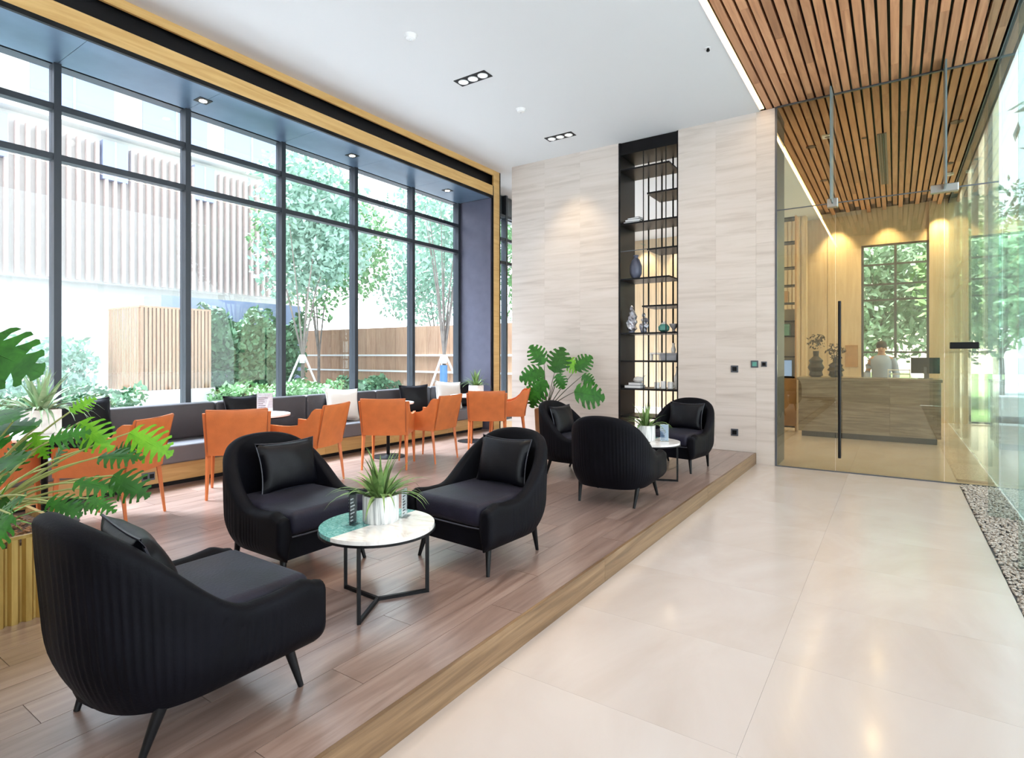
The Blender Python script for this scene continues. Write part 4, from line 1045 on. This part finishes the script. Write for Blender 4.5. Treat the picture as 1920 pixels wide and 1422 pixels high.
def place_leaf(parent, key, tip_base, dirv, up, scale):
    d = Vector(dirv).normalized(); u = Vector(up); u = (u - d*u.dot(d)).normalized(); r = d.cross(u)
    m = Matrix((r, d, u)).transposed().to_4x4()
    o = bpy.data.objects.new('leaf', LF[key]); COL.objects.link(o); o.parent = parent
    o.matrix_local = Matrix.Translation(tip_base) @ m @ Matrix.Diagonal((scale, scale, scale, 1))
    return o
def curve_pts(a, b, sag, n=8):
    a = Vector(a); b = Vector(b); out = []
    for i in range(n+1):
        t = i/n; p = a.lerp(b, t); p.z += sag*sin(pi*t); out.append(p)
    return out
# helper: world point on the ray of pixel (u,v) of the 1920x1422 frame at depth d used only as measured positions
_y = radians(34.1024); _F = Vector((-sin(_y), cos(_y), 0)); _R = Vector((cos(_y), sin(_y), 0))
def at(u, v, d): return Vector((0, 0, 1.48)) + (_F*1061.72 + _R*(u-960) + Vector((0, 0, 666.5-v)))*(d/1061.72)

# big brass planter with leafy plant at left
pt = empty('planter_trough', (-3.95, 0.55, PL), label='ribbed brass planter with a large split-leaf plant at the left edge', cat='plant')
PXa, PXb, PYa, PYb, PH = -0.33, 0.35, -0.75, 0.62, 0.43
mb = MB(); mb.box(PXa+0.01, PXb-0.01, PYa+0.01, PYb-0.01, 0, PH-0.05)
mb.build('trough', M['brass'], pt)
rib_me = MB().prism([(-0.01, -0.024), (0.010, -0.012), (0.010, 0.012), (-0.01, 0.024)], 'z', 0.0, PH-0.012).mesh('rib', M['brass'])
for k in range(25): inst('rib', rib_me, pt, (PXb, PYa+0.026+k*0.0555, 0))
for k in range(12): inst('rib', rib_me, pt, (PXb-0.03-k*0.0555, PYb, 0), (0, 0, pi/2))
for (a, b, c, d) in ((PXa-0.0, PXb+0.012, PYa-0.0, PYa+0.02), (PXa, PXb+0.012, PYb-0.01, PYb+0.012), (PXa, PXa+0.02, PYa+0.02, PYb-0.01), (PXb-0.01, PXb+0.012, PYa+0.02, PYb-0.01)):
    MB().box(a, b, c, d, PH-0.012, PH+0.004).build('rim', M['brass'], pt)
MB().box(PXa+0.015, PXb-0.012, PYa+0.02, PYb-0.012, PH-0.06, PH-0.035).build('soil', M['soil'], pt)
mb = MB(); rr = random.Random(2)
for k in range(500):
    cx_, cy_ = rr.uniform(PXa+0.03, PXb-0.03), rr.uniform(PYa+0.04, PYb-0.03); a = rr.uniform(0, 3.1); s = rr.uniform(0.008, 0.018)
    mb.bar((cx_-s*cos(a), cy_-s*sin(a), PH-0.028+rr.uniform(-0.005, 0.012)), (cx_+s*cos(a), cy_+s*sin(a), PH-0.028+rr.uniform(-0.005, 0.012)), 0.012, 0.005)
mb.build('bark_chips', M['bark'], pt, kind='stuff')
off = Vector((-3.95, 0.55, PL))
# leaf positions measured in the photograph: (u, v, depth, direction in picture, key, scale)
def pic_dir(dx, dy, dd): return _R*dx + Vector((0, 0, -dy)) + _F*dd
stems = MB()
def photo_leaf(u, v, d, dx, dy, dd, key, sc_, root=None, up=None, sag=0.12):
    p = at(u, v, d) - off
    dirv = pic_dir(dx, dy, dd)
    place_leaf(pt, key, p, dirv, up or (-_F*0.75 + Vector((0, 0, 0.8))), sc_)
    r0 = Vector(root) if root else Vector((0.02, 0.25, PH-0.03))
    stems.tube(curve_pts(r0, p, sag), 0.009, 6, 0.004)
photo_leaf(-62, 640, 2.6, 0.9, 0.42, 0.1, 'mon', 0.78, (-0.05, 0.1, PH-0.03), up=(-_F*1.0 + Vector((0, 0, 0.45))))
FACE = -_F*1.0 + Vector((0, 0, 0.5)); TOP = -_F*0.45 + Vector((0, 0, 0.9)); BK = -_F*0.8 + Vector((0, 0, 0.3)) - _R*0.5
for (u, v, d, dx, dy, dd, k_, sc_, up_) in (
        (150, 792, 2.9, 0.85, 0.7, -0.1, 'phi', 0.62, FACE), (132, 772, 3.0, 0.5, -0.5, 0.4, 'phi', 0.38, FACE), (243, 812, 3.0, 1.0, 0.48, -0.1, 'phi', 0.72, FACE),
        (185, 858, 2.9, 1.0, -0.12, 0.1, 'phi_dark', 0.62, TOP), (212, 892, 2.75, 1.0, 0.55, -0.1, 'phi_dark', 0.58, FACE), (140, 905, 2.7, 1.0, 0.12, 0.2, 'phi_dark', 0.6, TOP),
        (62, 812, 2.8, 0.35, 0.9, 0.0, 'phi', 0.42, FACE), (70, 800, 2.7, -1, -0.1, -0.1, 'mon', 0.5, TOP), (92, 828, 2.7, 0.8, -0.3, 0.2, 'phi_dark', 0.5, BK),
        (25, 790, 2.6, -0.5, -0.2, 0.3, 'mon', 0.5, TOP), (45, 862, 2.5, -1.0, 0.10, 0.0, 'mon', 0.62, TOP), (48, 930, 2.4, -1.0, 0.5, -0.2, 'phi_dark', 0.5, TOP),
        (150, 845, 3.2, 0.4, -0.7, 0.1, 'phi_dark', 0.45, FACE), (100, 875, 3.3, 0.2, -0.9, 0.1, 'phi_dark', 0.5, BK), (195, 915, 3.0, 0.9, -0.1, 0.4, 'phi_dark', 0.5, TOP),
        (20, 885, 2.9, 0.1, -0.9, 0.2, 'phi_dark', 0.55, FACE), (90, 940, 2.45, 0.9, 0.35, -0.1, 'phi_dark', 0.45, FACE), (215, 850, 3.1, 0.9, -0.35, 0.1, 'phi_dark', 0.42, FACE),
        (10, 930, 2.6, -0.3, 0.7, 0, 'phi_dark', 0.5, FACE), (5, 905, 2.8, -0.7, -0.2, 0, 'mon', 0.5, TOP), (120, 948, 2.8, 1.0, 0.0, 0.2, 'phi_dark', 0.45, TOP),
        (0, 840, 2.7, -0.6, -0.6, 0.0, 'mon', 0.55, TOP), (165, 935, 2.6, 1.0, 0.35, 0.0, 'phi_dark', 0.4, TOP), (20, 965, 2.3, -0.2, 0.5, -0.3, 'mon', 0.4, TOP)):
    photo_leaf(u, v, d, dx, dy, dd, k_, sc_, up=up_, sag=0.08)
stems.build('stems', M['stem'], pt, smooth=True)
# spiky bases
mb_root = pt
for k in range(26):
    rr2 = random.Random(k+50); a = rr2.uniform(0, 6.28); 
    inst('leaf', BL['leaf_lime'][rr2.randint(0, 2)], pt, (0.02+0.1*cos(a), 0.28+0.1*sin(a), PH-0.04), (-rr2.uniform(0.1, 0.7), 0, a-pi/2), (1.2, 1.5, 1.5))

# potted monstera by the stone wall
pm = empty('potted_monstera', (-4.62, 7.80, PL), label='monstera in a tan pot in front of the stone wall', cat='plant')
MB().lathe([(0.13, 0), (0.17, 0.02), (0.19, 0.46), (0.18, 0.48), (0.165, 0.48), (0.165, 0.44)], 24).build('pot', M['pot_tan'], pm, smooth=True)
MB().cyl((0, 0, 0.43), 0.164, 0.164, 0.02, 20).build('soil', M['soil'], pm)
pt_save = (pt, off, stems)
off = Vector((-4.62, 7.80, PL)); stems = MB(); pt = pm
RT = (0, 0, 0.44)
UPF = -_F*1.0 + Vector((0, 0, 0.35))
for (u, v, d, dx, dy, dd, k_, sc_) in ((1040, 698, 8.8, 0.35, -1.0, 0.2, 'mon', 1.05), (1020, 698, 8.7, -1.0, 0.25, 0.0, 'mon', 0.95), (1024, 715, 8.6, -0.8, 0.8, 0.0, 'mon', 0.95),
        (1080, 693, 8.9, 0.8, -0.7, 0.0, 'mon', 0.8), (1078, 735, 8.6, 0.9, 0.15, 0.0, 'mon', 1.15), (1020, 682, 8.8, -0.35, -0.5, 0.0, 'mon', 0.85), (1045, 702, 8.5, 0.3, 0.6, 0.0, 'mon', 0.6),
        (1008, 730, 8.8, -0.3, 0.9, 0.0, 'mon', 0.75), (1060, 676, 8.9, 0.7, 0.4, 0.0, 'mon_lime', 0.7), (1092, 705, 8.8, 0.8, 0.5, 0.1, 'mon', 0.6)):
    photo_leaf(u, v, d, dx, dy, dd, k_, sc_, RT, UPF, 0.03)
stems.build('stems', M['stem_dark'], pm, smooth=True)
pt, off, stems = pt_save

# ------------------------------------------------------------------ garden outside
MB().box(-40, XW-0.2, -30, 40, -0.12, 0.0).build('ground', M['paving'], kind='structure', label='pale garden paving outside')
MB().box(2.2, 40, -30, 60, -0.12, -0.03).build('ground_right', M['paving'], kind='structure', label='pale paving outside the right glass wall')
MB().box(XR+0.03, 2.2, -30, 60, -0.12, -0.03).build('ground_path', M['paving'], kind='structure', label='paved strip along the right glass wall')
MB().box(-40, 40, 16.0, 60, -0.14, -0.04).build('ground_rear', M['grass'], kind='structure', label='lawn behind the lobby')
# far building
bd = empty('apartment_building', (-22.0, 0, 0), label='pale building with timber screens beyond the garden', cat='building')
MB().box(-6, -0.6, -30, 15.5, 0, 3.9).build('ground_floor_wall', M['facade'], bd)
MB().box(-6, -0.2, -30, 15.5, 3.9, 8.9).build('upper_wall', M['facade'], bd)
MB().box(-6, 0.3, -30, 15.8, 8.9, 9.25).build('slab', M['facade'], bd)
MB().box(-6, -0.4, -30, 15.5, 9.25, 11.3).build('attic_wall', M['facade'], bd)
MB().box(-6.2, 0.6, -30, 16.0, 11.3, 11.7).build('roof', M['plinth'], bd)
mb = MB(); y = -20.0
while y < 15.3:
    mb.box(-0.12, 0.06, y, y+0.09, 3.95, 8.6); y += 0.26
mb.build('timber_screen', M['facade_slat'], bd, kind='stuff')
for y in (-6.0, -3.0, 0.0, 2.9, 6.2, 9.4, 12.4):
    f = MB().box(-0.42, -0.36, y, y+2.3, 9.45, 10.9).build('window', M['facade_glass'], bd)
    MB().box(-0.36, -0.33, y+1.12, y+1.18, 9.45, 10.9).build('window_bar', M['facade'], f)
for y in (-4.2, -1.3, 1.7, 4.8, 8.0, 11.0):
    f = MB().box(-0.18, 0.08, y, y+0.75, 7.4, 8.7).build('window', M['facade_glass'], bd)
    MB().box(0.08, 0.10, y+0.35, y+0.40, 7.4, 8.7).build('window_bar', M['facade'], f)
# slatted enclosure
en2 = empty('slatted_enclosure', (-14.0, 5.83, 0), label='cedar slatted box standing on a white plinth in the garden', cat='enclosure')
MB().box(-1.75, 0.08, -0.08, 1.65, 0, 0.68).build('plinth', M['plinth'], en2)
MB().box(-1.6, -0.05, 0.05, 1.52, 0.68, 2.5).build('core', M['cedar'], en2)
s1 = MB().box(-0.03, 0.03, -0.028, 0.028, 0.68, 2.56).mesh('slat', M['cedar'])
for k in range(19): inst('slat', s1, en2, (0, 0.03+k*0.084, 0))
for k in range(19): inst('slat', s1, en2, (-0.06-k*0.084, 0.0, 0))
MB().box(-1.62, 0.03, -0.03, 1.57, 2.56, 2.60).build('cap', M['cedar'], en2)
# fence
fc = empty('timber_fence', (0, 14.0, 0), label='cedar board fence at the end of the garden', cat='fence')
bdm = MB().box(-0.24, 0.24, 0, 0.03, 0.1, 2.45).mesh('board', M['cedar'])
for k in range(24): inst('board', bdm, fc, (-20.0+k*0.49, 0, 0))
for z in (0.9, 1.45): MB().box(-20.2, -8.5, -0.06, 0.0, z, z+0.06).build('rail', M['plinth'], fc)
# foliage
def tree(x, y, h, cr, cz, n, mat, label, seed, cat='tree', stakes=False, sq=(1, 1, 1), ls=0.11, trunk=0.06, fork=5, wrap=False):
    t = empty('tree', (x, y, 0), label=label, cat=cat)
    rr = random.Random(seed)
    mb = MB(); fh = min(h*0.35, 1.6)
    mb.tube([(0, 0, 0), (0.02, 0, fh*0.5), (0, 0.02, fh)], trunk, 8, trunk*0.8)
    for k in range(fork):
        a = 2*pi*k/fork+rr.uniform(-0.3, 0.3); q = rr.uniform(0.4, 0.9)
        mb.tube([(0, 0.02, fh*0.9), (cr*0.25*q*cos(a), cr*0.25*q*sin(a), fh+(cz-fh)*0.5), (cr*0.7*q*cos(a), cr*0.7*q*sin(a), cz+cr*0.5*rr.random())], trunk*0.6, 6, trunk*0.12)
    mb.build('trunk', M['trunk'], t, smooth=True)
    if n:
        mb = MB()
        for k in range(14):
            d = Vector((rr.gauss(0, 1), rr.gauss(0, 1), rr.gauss(0, 1))).normalized()*cr*0.55
            leafball(mb, (d.x*sq[0], d.y*sq[1], cz+d.z*sq[2]), cr*0.5, n//14, ls, seed*31+k)
        mb.build('foliage', M[mat], t, kind='stuff')
    if stakes:
        for k in range(3):
            a = 2*pi*k/3+0.4
            MB().tube([(0.75*cos(a), 0.75*sin(a), 0), (0.08*cos(a), 0.08*sin(a), 1.45)], 0.03, 6).build('stake', M['plinth'], t)
        MB().lathe([(trunk*1.5, 1.25), (trunk*1.7, 1.3), (trunk*1.7, 1.45), (trunk*1.4, 1.5)], 10).build('tie', M['plinth'], t)
    if wrap: MB().lathe([(trunk*1.8, 0.1), (trunk*1.8, 1.2)], 10).build('trunk_wrap', M['wrap_blue'], t)
    return t
tree(-14.4, 10.3, 6.5, 2.2, 5.2, 6500, 'fol_c', 'staked tree with a glare-paled green crown in the garden', 3, stakes=True)
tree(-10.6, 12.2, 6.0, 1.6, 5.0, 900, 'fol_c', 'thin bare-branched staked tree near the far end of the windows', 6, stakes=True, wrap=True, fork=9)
tree(-17.5, 13.2, 7.0, 2.6, 5.4, 7000, 'fol_b', 'tree behind the cedar fence, left of the glare-paled one', 9)
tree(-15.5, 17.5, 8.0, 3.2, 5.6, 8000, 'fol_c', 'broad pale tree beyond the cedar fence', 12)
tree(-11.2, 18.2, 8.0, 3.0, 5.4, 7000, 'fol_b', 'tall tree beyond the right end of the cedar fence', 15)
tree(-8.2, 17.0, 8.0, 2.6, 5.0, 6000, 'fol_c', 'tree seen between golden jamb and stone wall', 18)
def shrub(x, y, rx, ry, h, n, mat, label, seed, ls=0.07):
    t = empty('shrub', (x, y, 0), label=label, cat='shrub'); mb = MB(); rr = random.Random(seed)
    for k in range(n):
        px, py = rr.uniform(-rx, rx), rr.uniform(-ry, ry); pz = h*(rr.random()**0.6)*(0.85+0.15*sin(px*5)*cos(py*4))
        p = Vector((px, py, pz)); a = Vector((rr.gauss(0, 1), rr.gauss(0, 1), rr.gauss(0, 1))).normalized(); b = a.orthogonal().normalized(); s = ls*rr.uniform(0.6, 1.4)
        mb.bm.faces.new([mb.bm.verts.new(p+a*s), mb.bm.verts.new(p+b*s*0.5), mb.bm.verts.new(p-a*s), mb.bm.verts.new(p-b*s*0.5)])
    mb.build('foliage', M[mat], t, kind='stuff')
    mb = MB()
    for k in range(6): 
        q = Vector((rr.uniform(-rx, rx)*0.7, rr.uniform(-ry, ry)*0.7, 0)); mb.tube([q, q+Vector((0.05, 0, h*0.7))], 0.012, 5, 0.005)
    mb.build('stems', M['trunk'], t)
shrub(-15.6, 9.4, 0.5, 1.6, 2.9, 5200, 'fol_a', 'tall climbing hedge right of the cedar slatted box', 1, 0.10)
shrub(-13.2, 8.8, 0.6, 1.6, 0.85, 2200, 'fol_b', 'low bright green shrubs in front of the tall hedge', 2)
shrub(-12.5, 3.6, 0.6, 1.5, 0.95, 2400, 'fol_a', 'low shrubs left of the cedar slatted box', 3)
shrub(-15.5, 3.2, 0.5, 2.2, 2.0, 3000, 'fol_c', 'pale hedge further left in the garden', 4, 0.09)
shrub(-13.0, 11.6, 0.6, 0.8, 0.9, 1400, 'fol_a', 'dark shrubs at the foot of the staked tree', 5)
MB().box(-17.3, -16.3, 7.3, 11.6, 0, 3.1).build('garden_wall', M['facade_glass'], label='grey-blue garden wall behind the tall hedge', cat='wall')
# right side
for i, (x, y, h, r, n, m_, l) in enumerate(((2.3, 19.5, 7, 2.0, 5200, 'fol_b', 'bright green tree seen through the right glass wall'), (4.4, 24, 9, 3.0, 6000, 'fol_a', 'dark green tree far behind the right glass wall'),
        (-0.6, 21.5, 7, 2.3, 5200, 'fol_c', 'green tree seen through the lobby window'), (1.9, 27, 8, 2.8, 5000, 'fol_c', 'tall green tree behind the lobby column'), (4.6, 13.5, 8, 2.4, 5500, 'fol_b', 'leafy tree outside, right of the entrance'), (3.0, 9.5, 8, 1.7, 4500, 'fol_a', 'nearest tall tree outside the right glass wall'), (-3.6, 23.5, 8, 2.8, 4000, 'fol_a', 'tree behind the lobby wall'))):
    tree(x, y, h, r, (3.4, 4.6, 3.4, 4.5, 4.4, 4.6, 3.4)[i], n, m_, l, 40+i, ls=0.14)
t = empty('outdoor_bench', (2.9, 16.8, 0), label='white block bench outside the right glass wall', cat='bench')
MB().rbox(-1.6, 1.6, -0.3, 0.3, 0.12, 0.56, 0.02).build('seat', M['plinth'], t); MB().box(-1.5, 1.5, -0.25, 0.25, -0.03, 0.12).build('base', M['grey_metal'], t)
